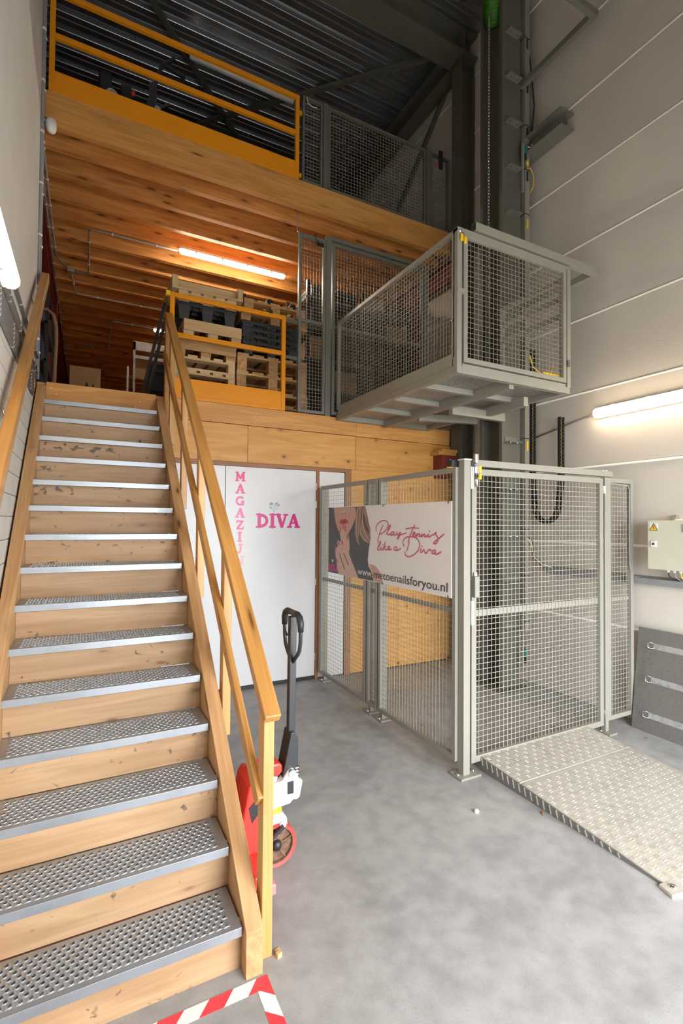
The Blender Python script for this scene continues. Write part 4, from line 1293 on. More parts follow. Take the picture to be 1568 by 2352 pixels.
# ------------------------------------------------------------------ pallets
def make_pallet(label, x0, x1, y0, z0, z1, depth=0.9, mat=None, group=None, solid=False, plank=False):
    mat = mat or PALW
    W, H = x1 - x0, z1 - z0
    t = thing('wooden_pallet', label, 'pallet', ((x0 + x1) / 2, y0, z0), group)
    tb_ = min(0.022, H * 0.17)
    zt = z1 - tb_
    n = 5
    bw = W / n * 0.78
    for i in range(n):
        a = x0 + (W - bw) * i / (n - 1)
        bx(a, a + bw, y0, y0 + depth, zt, z1, 'y').build('deck_board', mat, t)
    for yy in (0.0, depth / 2 - 0.05, depth - 0.10):
        bx(x0, x1, y0 + yy, y0 + yy + 0.10, zt - tb_, zt, 'x').build('cross_board', mat, t)
    if plank:
        for yy in (0.0, depth / 2 - 0.05, depth - 0.10):
            bx(x0, x1, y0 + yy, y0 + yy + 0.10, z0, z0 + tb_, 'x').build('bottom_board', mat, t)
        for a in (x0, x1 - 0.07):
            for yy in (0.0, depth - 0.1):
                bx(a, a + 0.07, y0 + yy, y0 + yy + 0.10, z0 + tb_, zt - tb_, 'y').build('block', mat, t)
        bx((x0 + x1) / 2 - 0.04, (x0 + x1) / 2 + 0.04, y0 + 0.4, y0 + 0.5, z0 + tb_, zt - tb_, 'y').build('block', mat, t)
    for i in range(0 if plank else 3):
        a = x0 + (W - 0.10) * i / 2
        for yy in (0.0, depth - 0.1):
            bx(a, a + 0.10, y0 + yy, y0 + yy + 0.10, z0 + tb_, zt - tb_, 'y').build('block', mat, t)
        bx(a, a + 0.10, y0, y0 + depth, z0, z0 + tb_, 'y').build('bottom_board', mat, t)
    if solid:
        bx(x0, x1, y0 - 0.018, y0, z0 + H * 0.32, z1, 'x').build('front_board', mat, t)
    return t

zf = 2.787
g_ = 'pallets stacked behind the orange gate'
make_pallet('weathered pallet at the bottom of the left stack', 0.74, 1.335, 5.0, zf, zf + 0.125, plank=True, group=g_)
make_pallet('weathered pallet second from the bottom of the left stack', 0.75, 1.335, 5.0, 2.912, 3.03, plank=True, group=g_)
make_pallet('pale pallet in the middle of the left stack behind the kick plate', 0.73, 1.34, 5.0, 3.03, 3.16, plank=True, mat=PALN, group=g_)
make_pallet('pale pallet with wide gaps in the middle of the left stack', 0.74, 1.34, 5.0, 3.16, 3.31, plank=True, mat=PALN, group=g_)
make_pallet('pallet with a reddish solid front board in the left stack', 0.74, 1.345, 5.0, 3.31, 3.445, mat=PALW, solid=True, group=g_)
make_pallet('pale pallet with a solid front board under the black pallet', 0.82, 1.40, 5.0, 3.50, 3.66, mat=PALN, solid=True, group=g_)
bx(0.78, 1.36, 5.02, 5.8, 3.445, 3.50).build('pallet_spacer', PALW, label='flat wooden spacer between two pallets of the left stack', cat='board')
make_pallet('thin pallet under the open wooden tray', 0.77, 1.345, 5.0, 3.835, 3.945, mat=PALN, group=g_)
ty = thing('wooden_tray', 'open pale wooden tray on top of the left pallet stack', 'tray', (1.06, 5.2, 3.945))
bx(0.705, 1.412, 4.985, 5.75, 3.945, 3.965).build('base_board', PALN, ty)
for x in (0.705, 1.357):
    bx(x, x + 0.055, 4.985, 5.75, 3.965, 4.075, 'z').build('end_block', PALN, ty)
bx(0.76, 1.357, 5.08, 5.105, 3.965, 4.075).build('side_board', PALN, ty)
bx(0.76, 1.357, 5.70, 5.72, 3.965, 4.075).build('side_board', PALN, ty)


def plastic_pallet(label, x0, x1, y0, z0, zt, depth=0.8, foot=0.10):
    t = thing('plastic_pallet', label, 'pallet', ((x0 + x1) / 2, y0, z0), 'black plastic pallets')
    h = zt - z0
    dk = 0.035
    bx(x0, x1, y0, y0 + depth, zt - dk, zt).build('deck', BLACKP, t, bevel=0.004)
    W = x1 - x0
    for i in range(3):
        for j in range(3):
            cx, cy = x0 + 0.07 + (W - 0.14) * i / 2, y0 + 0.07 + (depth - 0.14) * j / 2
            m = MB()
            a, b = 0.06, 0.042
            m.add([(cx - a, cy - a, zt - dk), (cx + a, cy - a, zt - dk), (cx + a, cy + a, zt - dk), (cx - a, cy + a, zt - dk),
                   (cx - b, cy - b, z0), (cx + b, cy - b, z0), (cx + b, cy + b, z0), (cx - b, cy + b, z0)],
                  [(0, 1, 2, 3), (7, 6, 5, 4), (0, 4, 5, 1), (1, 5, 6, 2), (2, 6, 7, 3), (3, 7, 4, 0)])
            m.build('foot', BLACKP, t)
    for i in range(9):
        x = x0 + 0.02 + (W - 0.04) * i / 8
        bx(x - 0.004, x + 0.004, y0 + 0.01, y0 + depth - 0.01, zt - dk - 0.025, zt - dk).build('rib', BLACKP, t)
    for j in range(7):
        y = y0 + 0.05 + (depth - 0.1) * j / 6
        bx(x0 + 0.01, x1 - 0.01, y - 0.004, y + 0.004, zt - dk - 0.025, zt - dk).build('rib', BLACKP, t)
    return t

plastic_pallet('black plastic pallet on thick feet in the left stack', 0.755, 1.35, 4.99, 3.662, 3.832)
make_pallet('weathered block pallet at the foot of the right stack', 1.36, 2.16, 5.0, zf, 2.915, group=g_)
make_pallet('weathered block pallet second in the right stack', 1.36, 2.16, 5.0, 2.915, 3.05, group=g_)
make_pallet('worn block pallet third in the right stack', 1.36, 2.15, 5.0, 3.05, 3.235, group=g_)
make_pallet('worn block pallet under the black plastic pallets', 1.365, 2.15, 5.0, 3.235, 3.42, group=g_)
for i in range(4):
    plastic_pallet(('lowest', 'second', 'third', 'topmost')[i] + ' of the nested black plastic pallets in the right stack', 1.415 - 0.004 * i, 2.06, 4.99, 3.425 + 0.001 if i == 0 else 3.43 + 0.07 * i + 0.07, 3.56 + 0.07 * i)
make_pallet('worn pallet above the black plastic pallets', 1.40, 2.15, 5.0, 3.775, 3.90, group=g_)
make_pallet('thin worn pallet at the top of the right stack', 1.43, 2.12, 5.0, 3.90, 4.01, group=g_)
for x in (1.44, 1.73, 2.0):
    MB().lathe((x, 5.08, 4.01), (0, 0, 1), [(0.042, 0), (0.042, 0.05), (0.03, 0.065), (0, 0.066)], 10).build('pallet_foot_cup', BLACKP, label='black plastic foot cup on the topmost pallet', cat='cup', group='black foot cups', smooth=True)

# ------------------------------------------------------------------ things further back on the mezzanine
bxo = thing('cardboard_box', 'large brown cardboard box at the back of the mezzanine', 'box', (-0.04, 7.2, zf))
bx(-0.22, 0.13, 7.0, 7.4, zf, 3.60).build('carton', CARD, bxo)
m = MB().prism([(-0.06, 3.32), (-0.03, 3.42), (0.0, 3.35), (-0.02, 3.30)], 'y', 6.997, 6.9995)
m.prism([(-0.035, 3.30), (-0.025, 3.30), (-0.025, 3.25), (-0.035, 3.25)], 'y', 6.997, 6.9995)
m.build('plant_print', BLACK, bxo)
m = MB().prism([(0.045, 3.40), (0.06, 3.36), (0.03, 3.36)], 'y', 6.997, 6.9995)
m.prism([(0.04, 3.35), (0.05, 3.35), (0.05, 3.25), (0.04, 3.25)], 'y', 6.997, 6.9995)
m.build('arrow_print', BLACK, bxo)
fr = thing('metal_frame', 'grey metal roll frame standing behind the stair top', 'frame', (0.62, 6.6, zf))
bx(0.475, 0.50, 6.5, 6.525, zf, 3.86, 'z').build('upright', GALV, fr)
bx(0.43, 0.455, 6.9, 6.925, zf, 3.66, 'z').build('upright', GALV, fr)
bx(0.475, 1.0, 6.5, 6.53, 3.76, 3.87).build('top_panel', GALV, fr)
bx(0.50, 1.0, 6.505, 6.525, 3.66, 3.70).build('rail', GALV, fr)
bx(0.975, 1.0, 6.5, 6.525, zf, 3.76, 'z').build('upright', GALV, fr)
bx(0.50, 0.975, 6.54, 6.56, 3.42, 3.66).build('back_panel', CARD, fr)
ld = thing('leaning_rack', 'dark sloping frame leaning beside the pallets', 'rack', (0.56, 5.2, zf))
for a, b in (((0.445, 5.35, zf), (0.685, 5.35, 3.92)), ((0.495, 5.35, zf), (0.728, 5.35, 3.90))):
    MB().beam(a, b, 0.03, 0.04, (0, 1, 0)).build('leg', BLKMET, ld)
for z in (3.0, 3.2, 3.4, 3.6):
    x = 0.47 + (z - zf) * 0.212
    bx(x, 0.725, 5.37, 5.39, z, z + 0.02).build('rung', BLKMET, ld)
bx(0.58, 0.715, 5.60, 5.95, zf, 3.35).build('dark_crate', BLACK, label='black plastic crate behind the leaning rack', cat='crate', bevel=0.006)
sh = thing('storage_shelf', 'dark metal shelf with crates behind the end of the block wall', 'shelf', (-0.75, 6.2, zf))
for x in (-1.0, -0.42):
    for y in (5.9, 6.9):
        bx(x, x + 0.035, y, y + 0.035, zf, 4.2, 'z').build('upright', BLKMET, sh)
for z in (2.9, 3.3, 3.7, 4.1):
    bx(-1.0, -0.40, 5.9, 6.93, z, z + 0.025).build('shelf_board', BLKMET, sh)
BLUE = paint('dark_blue_plastic', (0.015, 0.03, 0.10), 0.5)
for z, lab in ((2.926, 'dark blue crate on the lowest shelf'), (3.326, 'dark blue crate on the second shelf'), (3.726, 'dark blue crate on the third shelf')):
    m = bx(-0.95, -0.45, 5.98, 6.4, z, z + 0.02)
    m.box(-0.95, -0.93, 5.98, 6.4, z + 0.02, z + 0.27).box(-0.47, -0.45, 5.98, 6.4, z + 0.02, z + 0.27).box(-0.93, -0.47, 5.98, 6.0, z + 0.02, z + 0.27).box(-0.93, -0.47, 6.38, 6.4, z + 0.02, z + 0.27)
    m.build('storage_crate', BLUE, label=lab, cat='crate', group='crates on the dark shelf')
MB().tube([(-0.50, 5.94, 3.80), (-0.40, 5.88, 3.84), (-0.34, 5.86, 3.78), (-0.315, 5.85, 3.66), (-0.31, 5.85, 3.5), (-0.32, 5.86, 3.2), (-0.33, 5.87, zf + 0.02)], 0.017, 10).build('hose', CARD, smooth=True, label='brown hose bending down beside the dark shelf', cat='hose')

rk = thing('storage_rack', 'dark storage rack on the mezzanine behind the landing gate', 'rack', (3.1, 5.8, zf))
for x in (2.34, 3.10, 3.84):
    for y in (5.45, 6.15):
        bx(x, x + 0.045, y, y + 0.045, zf, 4.62, 'z').build('upright', BLKMET, rk)
rack_z = (2.88, 3.26, 3.64, 4.02, 4.40)
for z in rack_z:
    bx(2.34, 3.885, 5.447, 6.198, z, z + 0.03).build('shelf_board', GREYD, rk)
DKBOX = paint('dark_box', (0.05, 0.04, 0.035), 0.6)
words = ('lowest', 'second', 'third', 'fourth', 'topmost')
rb = random.Random(9)
for i, z in enumerate(rack_z):
    for k, (xa, xb) in enumerate(((2.42, 2.72), (2.76, 3.06), (3.18, 3.48), (3.52, 3.82))):
        h = 0.22 + 0.10 * rb.random()
        if i == 4: h = 0.16
        b = thing('storage_box', ('first', 'second', 'third', 'fourth')[k] + ' dark box along the ' + words[i] + ' shelf of the rack behind the landing gate', 'box', ((xa + xb) / 2, 5.8, z + 0.03), 'dark boxes on the storage rack')
        bx(xa, xb, 5.50, 5.95, z + 0.03, z + 0.03 + h * 0.8).build('carton', (DKBOX, BLACK, CARD, DKBOX)[(i + k) % 4], b)
        bx(xa - 0.005, xb + 0.005, 5.495, 5.955, z + 0.03 + h * 0.8, z + 0.03 + h).build('lid', (DKBOX, BLACK, CARD, DKBOX)[(i + k) % 4], b)

# ------------------------------------------------------------------ things on the upper floor
zu = 5.236
en = thing('small_engine', 'small engine with black casing behind the upper orange gate', 'engine', (0.15, 5.35, zu))
bx(0.02, 0.27, 5.25, 5.55, zu, zu + 0.28).build('stand', BLKMET, en)
bx(0.03, 0.15, 5.30, 5.36, 5.83, 6.10).build('shroud', BLACK, en, bevel=0.02)
bx(0.05, 0.22, 5.32, 5.5, zu + 0.28, 5.86).build('crankcase', BLACK, en, bevel=0.01)
MB().cyl((0.15, 5.29, 5.88), (0.15, 5.45, 5.88), 0.055, 14).build('cylinder_head', GALV, en)
for i in range(5):
    bx(0.09, 0.21, 5.285, 5.46, 5.74 + 0.018 * i, 5.746 + 0.018 * i).build('cooling_fin', GALV, en)
bx(0.23, 0.33, 5.30, 5.34, 5.80, 6.03).build('tank', BLACK, en, bevel=0.01)
MB().cyl((0.27, 5.30, 5.74), (0.27, 5.40, 5.74), 0.04, 12).build('carburettor', CHROME, en)
MB().cyl((0.33, 5.32, 5.985), (0.36, 5.32, 5.985), 0.025, 10).build('red_knob', RED, en)
am = thing('folding_stand', 'black folding stand with arms behind the upper orange gate', 'stand', (0.52, 5.35, zu))
MB().beam((0.30, 5.35, zu), (0.62, 5.35, 6.43), 0.035, 0.03, (0, 1, 0)).build('arm', BLKMET, am)
MB().prism([(0.49, 5.70), (0.56, 5.70), (0.575, 6.10), (0.56, 6.22), (0.50, 6.18)], 'y', 5.33, 5.37).build('plate', BLKMET, am)
MB().beam((0.62, 5.35, 6.42), (0.74, 5.35, 6.55), 0.03, 0.03, (0, 1, 0)).build('upper_arm', BLKMET, am)
MB().beam((0.62, 5.35, 6.44), (0.86, 5.38, 6.42), 0.04, 0.03, (0, 1, 0)).build('cross_arm', BLKMET, am)
MB().beam((0.52, 5.35, zu), (0.58, 5.35, 5.90), 0.03, 0.03, (0, 1, 0)).build('leg', BLKMET, am)
MB().beam((0.56, 5.34, 5.92), (0.70, 5.34, 6.03), 0.025, 0.025, (0, 1, 0)).build('lower_arm', BLKMET, am)
bx(0.60, 0.78, 5.36, 5.42, 5.82, 5.90).build('motor_box', BLACK, am)
MB().cyl((0.58, 5.32, 5.93), (0.58, 5.40, 5.93), 0.03, 10).build('joint', GALV, am)

# ------------------------------------------------------------------ banner
BP = {'hair_dark': [(0.004, 0.645), (0.734, 0.644), (0.75, 0.613), (0.789, 0.528), (0.821, 0.428), (0.829, 0.367), (0.8, 0.274), (0.784, 0.181), (0.795, 0.128), (0.847, 0.08), (0.885, 0.006), (0.618, 0.003), (0.004, 0.004)], 'face': [(0.123, 0.644), (0.555, 0.639), (0.568, 0.592), (0.56, 0.544), (0.511, 0.479), (0.461, 0.429), (0.418, 0.391), (0.357, 0.377), (0.274, 0.392), (0.208, 0.434), (0.159, 0.502), (0.135, 0.572)], 'hair_blond': [(0.592, 0.64), (0.675, 0.642), (0.658, 0.536), (0.643, 0.456), (0.62, 0.361), (0.632, 0.297), (0.597, 0.32), (0.554, 0.399), (0.557, 0.52), (0.568, 0.592)], 'hair_blond2': [(0.691, 0.638), (0.734, 0.641), (0.789, 0.528), (0.825, 0.428), (0.819, 0.314), (0.777, 0.327), (0.708, 0.34), (0.644, 0.393), (0.646, 0.449), (0.677, 0.536)], 'hair_brown': [(0.704, 0.59), (0.751, 0.535), (0.798, 0.458), (0.811, 0.397), (0.76, 0.427), (0.706, 0.489), (0.681, 0.536)], 'lips': [(0.241, 0.511), (0.29, 0.533), (0.327, 0.527), (0.363, 0.537), (0.425, 0.512), (0.399, 0.493), (0.328, 0.484), (0.263, 0.489)], 'mouth': [(0.267, 0.508), (0.327, 0.513), (0.404, 0.508), (0.336, 0.498)], 'hand': [(0.221, 0.279), (0.248, 0.314), (0.339, 0.335), (0.428, 0.321), (0.444, 0.207), (0.508, 0.129), (0.593, 0.04), (0.614, 0.004), (0.235, 0.007), (0.186, 0.105), (0.159, 0.224), (0.193, 0.252)], 'shoulder': [(0.802, 0.144), (0.89, 0.142), (0.947, 0.119), (0.983, 0.092), (1.034, 0.003), (0.892, 0.004), (0.847, 0.08)]}
BS = {'finger': [[(0.331, 0.284), (0.299, 0.35), (0.268, 0.435)], [(0.349, 0.285), (0.335, 0.368), (0.325, 0.457)], [(0.385, 0.286), (0.375, 0.353), (0.364, 0.44)], [(0.429, 0.255), (0.425, 0.313), (0.41, 0.37)], [(0.278, 0.214), (0.249, 0.255), (0.229, 0.305)], [(0.213, 0.193), (0.178, 0.234)], [(0.341, 0.234), (0.307, 0.304)]], 'gap': [[(0.25, 0.203), (0.297, 0.139), (0.362, 0.06)], [(0.308, 0.241), (0.363, 0.185), (0.432, 0.107)], [(0.276, 0.29), (0.323, 0.25)], [(0.384, 0.32), (0.398, 0.254)], [(0.298, 0.41), (0.312, 0.334)], [(0.347, 0.419), (0.354, 0.335)]], 'nail': [[(0.268, 0.418), (0.266, 0.447)], [(0.325, 0.444), (0.324, 0.473)], [(0.365, 0.424), (0.364, 0.465)], [(0.41, 0.346), (0.406, 0.379)], [(0.315, 0.3), (0.303, 0.318)], [(0.241, 0.288), (0.229, 0.314)], [(0.174, 0.234), (0.158, 0.248)], [(0.203, 0.115), (0.191, 0.144)]], 'nostril': [[(0.299, 0.585), (0.313, 0.585)], [(0.356, 0.586), (0.371, 0.586)]], 'strand': [[(0.616, 0.616), (0.61, 0.52), (0.595, 0.416), (0.616, 0.329)], [(0.716, 0.621), (0.705, 0.535), (0.737, 0.442), (0.806, 0.367)], [(0.758, 0.566), (0.774, 0.504), (0.82, 0.443)], [(0.659, 0.433), (0.723, 0.372), (0.799, 0.336)], [(0.8, 0.305), (0.778, 0.227), (0.749, 0.148)], [(0.621, 0.297), (0.565, 0.23), (0.598, 0.2), (0.583, 0.151)]]}
BT = [[(1.026, 0.48), (0.996, 0.439), (0.965, 0.39), (0.947, 0.341)], [(0.927, 0.43), (0.918, 0.456), (0.95, 0.494), (1.026, 0.518), (1.086, 0.511), (1.102, 0.484), (1.074, 0.444), (1.02, 0.416), (0.979, 0.407)], [(1.075, 0.408), (1.104, 0.434), (1.14, 0.471), (1.132, 0.481), (1.116, 0.466), (1.096, 0.426), (1.099, 0.406), (1.12, 0.405), (1.143, 0.417)], [(1.189, 0.428), (1.166, 0.428), (1.146, 0.413), (1.151, 0.4), (1.172, 0.405), (1.194, 0.427), (1.189, 0.407), (1.202, 0.4), (1.224, 0.412)], [(1.224, 0.412), (1.237, 0.428), (1.233, 0.41), (1.252, 0.406), (1.281, 0.429), (1.271, 0.402), (1.252, 0.377), (1.241, 0.382), (1.265, 0.402), (1.313, 0.414), (1.361, 0.424)], [(1.354, 0.455), (1.435, 0.464), (1.518, 0.462)], [(1.466, 0.485), (1.437, 0.443), (1.41, 0.406), (1.384, 0.358)], [(1.444, 0.412), (1.469, 0.419), (1.471, 0.431), (1.453, 0.428), (1.444, 0.41), (1.46, 0.399), (1.484, 0.409)], [(1.495, 0.423), (1.489, 0.4), (1.51, 0.418), (1.528, 0.421), (1.523, 0.403), (1.536, 0.403), (1.549, 0.411)], [(1.56, 0.42), (1.553, 0.399), (1.577, 0.417), (1.593, 0.42), (1.589, 0.401), (1.604, 0.402), (1.618, 0.412)], [(1.633, 0.421), (1.626, 0.403), (1.641, 0.401), (1.669, 0.414)], [(1.64, 0.441), (1.647, 0.443)], [(1.669, 0.414), (1.697, 0.422), (1.718, 0.436), (1.716, 0.422), (1.736, 0.402), (1.74, 0.381), (1.719, 0.359), (1.691, 0.356), (1.701, 0.37), (1.748, 0.394), (1.804, 0.426)], [(0.943, 0.282), (0.98, 0.317), (0.995, 0.342), (0.982, 0.343), (0.956, 0.305), (0.948, 0.276), (0.971, 0.273), (0.995, 0.29)], [(1.006, 0.301), (0.998, 0.279), (1.018, 0.278), (1.034, 0.289)], [(1.02, 0.321), (1.025, 0.322)], [(1.028, 0.277), (1.052, 0.32), (1.065, 0.346)], [(1.038, 0.291), (1.074, 0.31)], [(1.046, 0.296), (1.071, 0.28), (1.093, 0.285)], [(1.093, 0.285), (1.124, 0.297), (1.132, 0.31), (1.113, 0.306), (1.107, 0.289), (1.127, 0.281), (1.158, 0.291)], [(1.235, 0.311), (1.204, 0.308), (1.192, 0.291), (1.211, 0.283), (1.238, 0.3), (1.233, 0.286), (1.254, 0.287), (1.287, 0.305)], [(1.396, 0.359), (1.385, 0.325), (1.368, 0.287)], [(1.332, 0.322), (1.314, 0.349), (1.343, 0.384), (1.413, 0.398), (1.491, 0.388), (1.527, 0.351), (1.513, 0.304), (1.459, 0.265), (1.397, 0.246), (1.35, 0.255), (1.344, 0.279)], [(1.546, 0.313), (1.537, 0.293), (1.551, 0.286), (1.577, 0.308)], [(1.554, 0.331), (1.56, 0.334)], [(1.583, 0.308), (1.596, 0.286), (1.615, 0.289), (1.641, 0.312), (1.666, 0.306)], [(1.711, 0.312), (1.685, 0.307), (1.675, 0.291), (1.692, 0.285), (1.714, 0.304), (1.709, 0.285), (1.729, 0.285), (1.772, 0.303)]]
BX, BY, BZ = 2.166, 4.445, 1.151
bn = thing('advertising_banner', 'white advertising board with a portrait and pink script on the mesh fence', 'banner', (BX, 3.5, BZ))
bx(BX - 0.002, BX + 0.004, BY - 1.878, BY, BZ, BZ + 0.65).build('board', PAPER, bn)
lay = [0.0022]


def bpoly(poly, name, mat):
    lay[0] += 0.00012
    MB().prism([(BY - u, BZ + v) for u, v in poly], 'x', BX - lay[0], BX - 0.0019).build(name, mat, bn)


def smooth_line(pts, sub=6):
    if len(pts) < 3: return pts
    P = [pts[0]] + list(pts) + [pts[-1]]
    out = []
    for i in range(1, len(P) - 2):
        for k in range(sub):
            t = k / sub
            out.append(tuple(0.5 * ((2 * P[i][d]) + (-P[i - 1][d] + P[i + 1][d]) * t + (2 * P[i - 1][d] - 5 * P[i][d] + 4 * P[i + 1][d] - P[i + 2][d]) * t * t + (-P[i - 1][d] + 3 * P[i][d] - 3 * P[i + 1][d] + P[i + 2][d]) * t ** 3) for d in (0, 1)))
    out.append(P[-2])
    return out


def stroke_poly(mb, pts, w, put0, cap=6):
    """flat ribbon along 2-D points; put0() maps 2-D to 3-D; pieces are stacked a hair apart"""
    a0, b0, c0 = (Vector(put0(p)) for p in ((0, 0), (1, 0), (0, 1)))
    nn = (b0 - a0).cross(c0 - a0).normalized()
    if nn.y > 1e-3 or nn.x > 1e-3: nn = -nn
    cnt = [len(mb.f) % 400]
    put = lambda p: Vector(put0(p)) + nn * (cnt[0] * 1.5e-6)
    for i in range(len(pts) - 1):
        a, b = Vector(pts[i]), Vector(pts[i + 1])
        d = b - a
        if d.length < 1e-6: continue
        nrm = Vector((-d.y, d.x)).normalized() * w / 2
        cnt[0] += 1
        mb.add([put(p) for p in (a + nrm, a - nrm, b - nrm, b + nrm)], [(0, 1, 2, 3)])
    for p in pts:
        cnt[0] += 1
        mb.add([put((p[0] + math.cos(2 * PI * k / cap) * w / 2, p[1] + math.sin(2 * PI * k / cap) * w / 2)) for k in range(cap)], [tuple(range(cap))])


def bstroke(lines, w, name, mat, sub=6):
    lay[0] += 0.00012
    x = BX - lay[0]
    m = MB()
    for L in lines:
        stroke_poly(m, smooth_line(L, sub), w, lambda p: (x, BY - p[0], BZ + p[1]), 8)
    m.build(name, mat, bn)

SKIN = P2('print_skin', (0.60, 0.34, 0.26))
SKIN2 = P2('print_skin_light', (0.66, 0.42, 0.33))
HAIRD = P2('print_hair_dark', (0.055, 0.05, 0.052))
HAIRB = P2('print_hair_blond', (0.36, 0.23, 0.15))
HAIRM = P2('print_hair_brown', (0.11, 0.05, 0.04))
LIPS = P2('print_lips', (0.50, 0.04, 0.06))
NAIL = P2('print_nail', (0.55, 0.06, 0.08))
SCRIPT = P2('print_script_pink', (0.60, 0.09, 0.19))
MAG = P2('print_magenta', (0.62, 0.01, 0.20))
HOT = P2('print_hot_pink', (0.80, 0.08, 0.36))
INK = P2('print_black', (0.015, 0.015, 0.018))
HEART = P2('print_silver', (0.55, 0.60, 0.62), 0.25)
HEARTD = P2('print_silver_dark', (0.16, 0.20, 0.22), 0.25)
bpoly(BP['hair_dark'], 'dark_hair_print', HAIRD)
bpoly(BP['face'], 'face_print', SKIN)
bpoly(BP['shoulder'], 'shoulder_print', SKIN)
bpoly(BP['hair_blond'], 'light_hair_print', HAIRB)
bpoly(BP['hair_blond2'], 'light_hair_print', HAIRB)
bpoly(BP['hair_brown'], 'brown_hair_print', HAIRM)
bstroke(BS['strand'], 0.010, 'hair_strand_print', HAIRM)
bstroke([[(x - 0.016, z) for x, z in L] for L in BS['strand'][:4]], 0.008, 'hair_strand_print', P2('print_hair_light', (0.55, 0.40, 0.28)))
bpoly([(0.245, 0.60), (0.30, 0.62), (0.37, 0.62), (0.42, 0.60), (0.36, 0.575), (0.30, 0.575)], 'nose_print', SKIN2)
bstroke(BS['nostril'], 0.012, 'nostril_print', HAIRM)
bpoly(BP['lips'], 'lips_print', LIPS)
bpoly(BP['mouth'], 'mouth_print', HAIRM)
bpoly(BP['hand'], 'hand_print', SKIN2)
bstroke(BS['finger'], 0.052, 'finger_print', SKIN2)
bstroke(BS['gap'][:2], 0.014, 'finger_shadow_print', HAIRM)
bstroke(BS['gap'][2:], 0.006, 'finger_shadow_print', SKIN)
bstroke(BS['nail'], 0.024, 'nail_print', NAIL, 2)
bstroke(BT, 0.0098, 'pink_script_lettering', SCRIPT)


# heavy serif letters from strokes: unit height, (strokes, width)
def serif(x, y, w=0.34):
    return [(x - w / 2, y), (x + w / 2, y)]
def arc(cx, cy, rx, ry, a0, a1, n=12):
    return [(cx + rx * math.cos(math.radians(a0 + (a1 - a0) * i / n)), cy + ry * math.sin(math.radians(a0 + (a1 - a0) * i / n))) for i in range(n + 1)]
LET = {
    'M': (1.10, [([(0.2, 0.1), (0.24, 0.9)], .22), ([(0.24, 0.88), (0.55, 0.30)], .2), ([(0.55, 0.30), (0.86, 0.88)], .2), ([(0.88, 0.1), (0.86, 0.9)], .24), (serif(.2, .06, .30), .13), (serif(.9, .06, .34), .13), (serif(.18, .94, .2), .12), (serif(.92, .94, .2), .12)]),
    'A': (1.05, [([(0.2, 0.1), (0.5, 0.9)], .17), ([(0.55, 0.9), (0.83, 0.1)], .27), ([(0.33, 0.36), (0.7, 0.36)], .13), (serif(.19, .06, .30), .13), (serif(.84, .06, .36), .13)]),
    'G': (1.02, [(arc(.5, .5, .36, .4, 50, 325), .21), ([(0.82, 0.12), (0.82, 0.44)], .22), (serif(.77, .44, .32), .13), ([(0.76, .72), (.78, .9)], .13)]),
    'Z': (0.95, [([(0.18, 0.9), (0.78, 0.9)], .17), ([(0.74, 0.86), (0.22, 0.14)], .24), ([(0.2, 0.1), (0.8, 0.1)], .17), ([(0.16, 0.9), (0.14, 0.70)], .11), ([(0.82, 0.1), (0.85, 0.32)], .11)]),
    'I': (0.6, [([(0.3, 0.08), (0.3, 0.92)], .27), (serif(.3, .06, .42), .13), (serif(.3, .94, .42), .13)]),
    'J': (0.75, [([(0.48, 0.92), (0.47, 0.3), (0.38, 0.12), (0.22, 0.1)], .24), (serif(.48, .94, .42), .13), ([(0.2, .12), (.19, .2)], .17)]),
    'N': (1.05, [([(0.22, 0.1), (0.22, 0.9)], .16), ([(0.22, 0.9), (0.82, 0.12)], .22), ([(0.84, 0.1), (0.84, 0.92)], .16), (serif(.22, .06, .32), .13), (serif(.84, .94, .32), .13), (serif(.16, .94, .2), .13)]),
    'D': (1.08, [([(0.26, 0.08), (0.26, 0.92)], .26), (arc(.42, .5, .44, .38, 90, -90), .23), ([(0.2, .91), (.45, .91)], .17), ([(0.2, .09), (.45, .09)], .17), (serif(.2, .06, .3), .13), (serif(.2, .94, .3), .13)]),
    'V': (1.02, [([(0.22, 0.92), (0.5, 0.1)], .27), ([(0.55, 0.1), (0.82, 0.92)], .16), (serif(.2, .94, .38), .13), (serif(.82, .94, .32), .13)]),
}


def letter(ch, x, z, h, wsc, put, parent, mat, name):
    m = MB()
    for L, w in LET[ch][1]:
        pts = [(x + p[0] * h * wsc, z + p[1] * h) for p in L]
        stroke_poly(m, pts, w * h * (0.5 + 0.5 * wsc), put, 10)
    return m.build(name, mat, parent)

# lettering on the door leaf
DY = 4.7335
pinks = [(0.78, 0.01, 0.17), (0.76, 0.035, 0.25), (0.80, 0.08, 0.32), (0.80, 0.10, 0.34), (0.83, 0.08, 0.24), (0.88, 0.14, 0.26), (0.93, 0.28, 0.35), (0.95, 0.42, 0.48)]
zl = [2.048, 1.928, 1.808, 1.690, 1.572, 1.455, 1.338, 1.222]
for i, ch in enumerate('MAGAZIJN'):
    h = 0.094
    wd = LET[ch][0] * h
    lt = letter(ch, 1.337 - wd / 2, zl[i], h, 1.0, lambda p: (p[0], DY, p[1]), d1, P2('door_letter_' + ch.lower(), pinks[i]), 'letter_' + ch.lower())
x = 1.50
for ch in 'DIVA':
    h = 0.142
    letter(ch, x, 1.592, h, 0.93, lambda p: (p[0], DY, p[1]), d1, MAG, 'letter_' + ch.lower())
    x += LET[ch][0] * h * 0.93 * 0.935


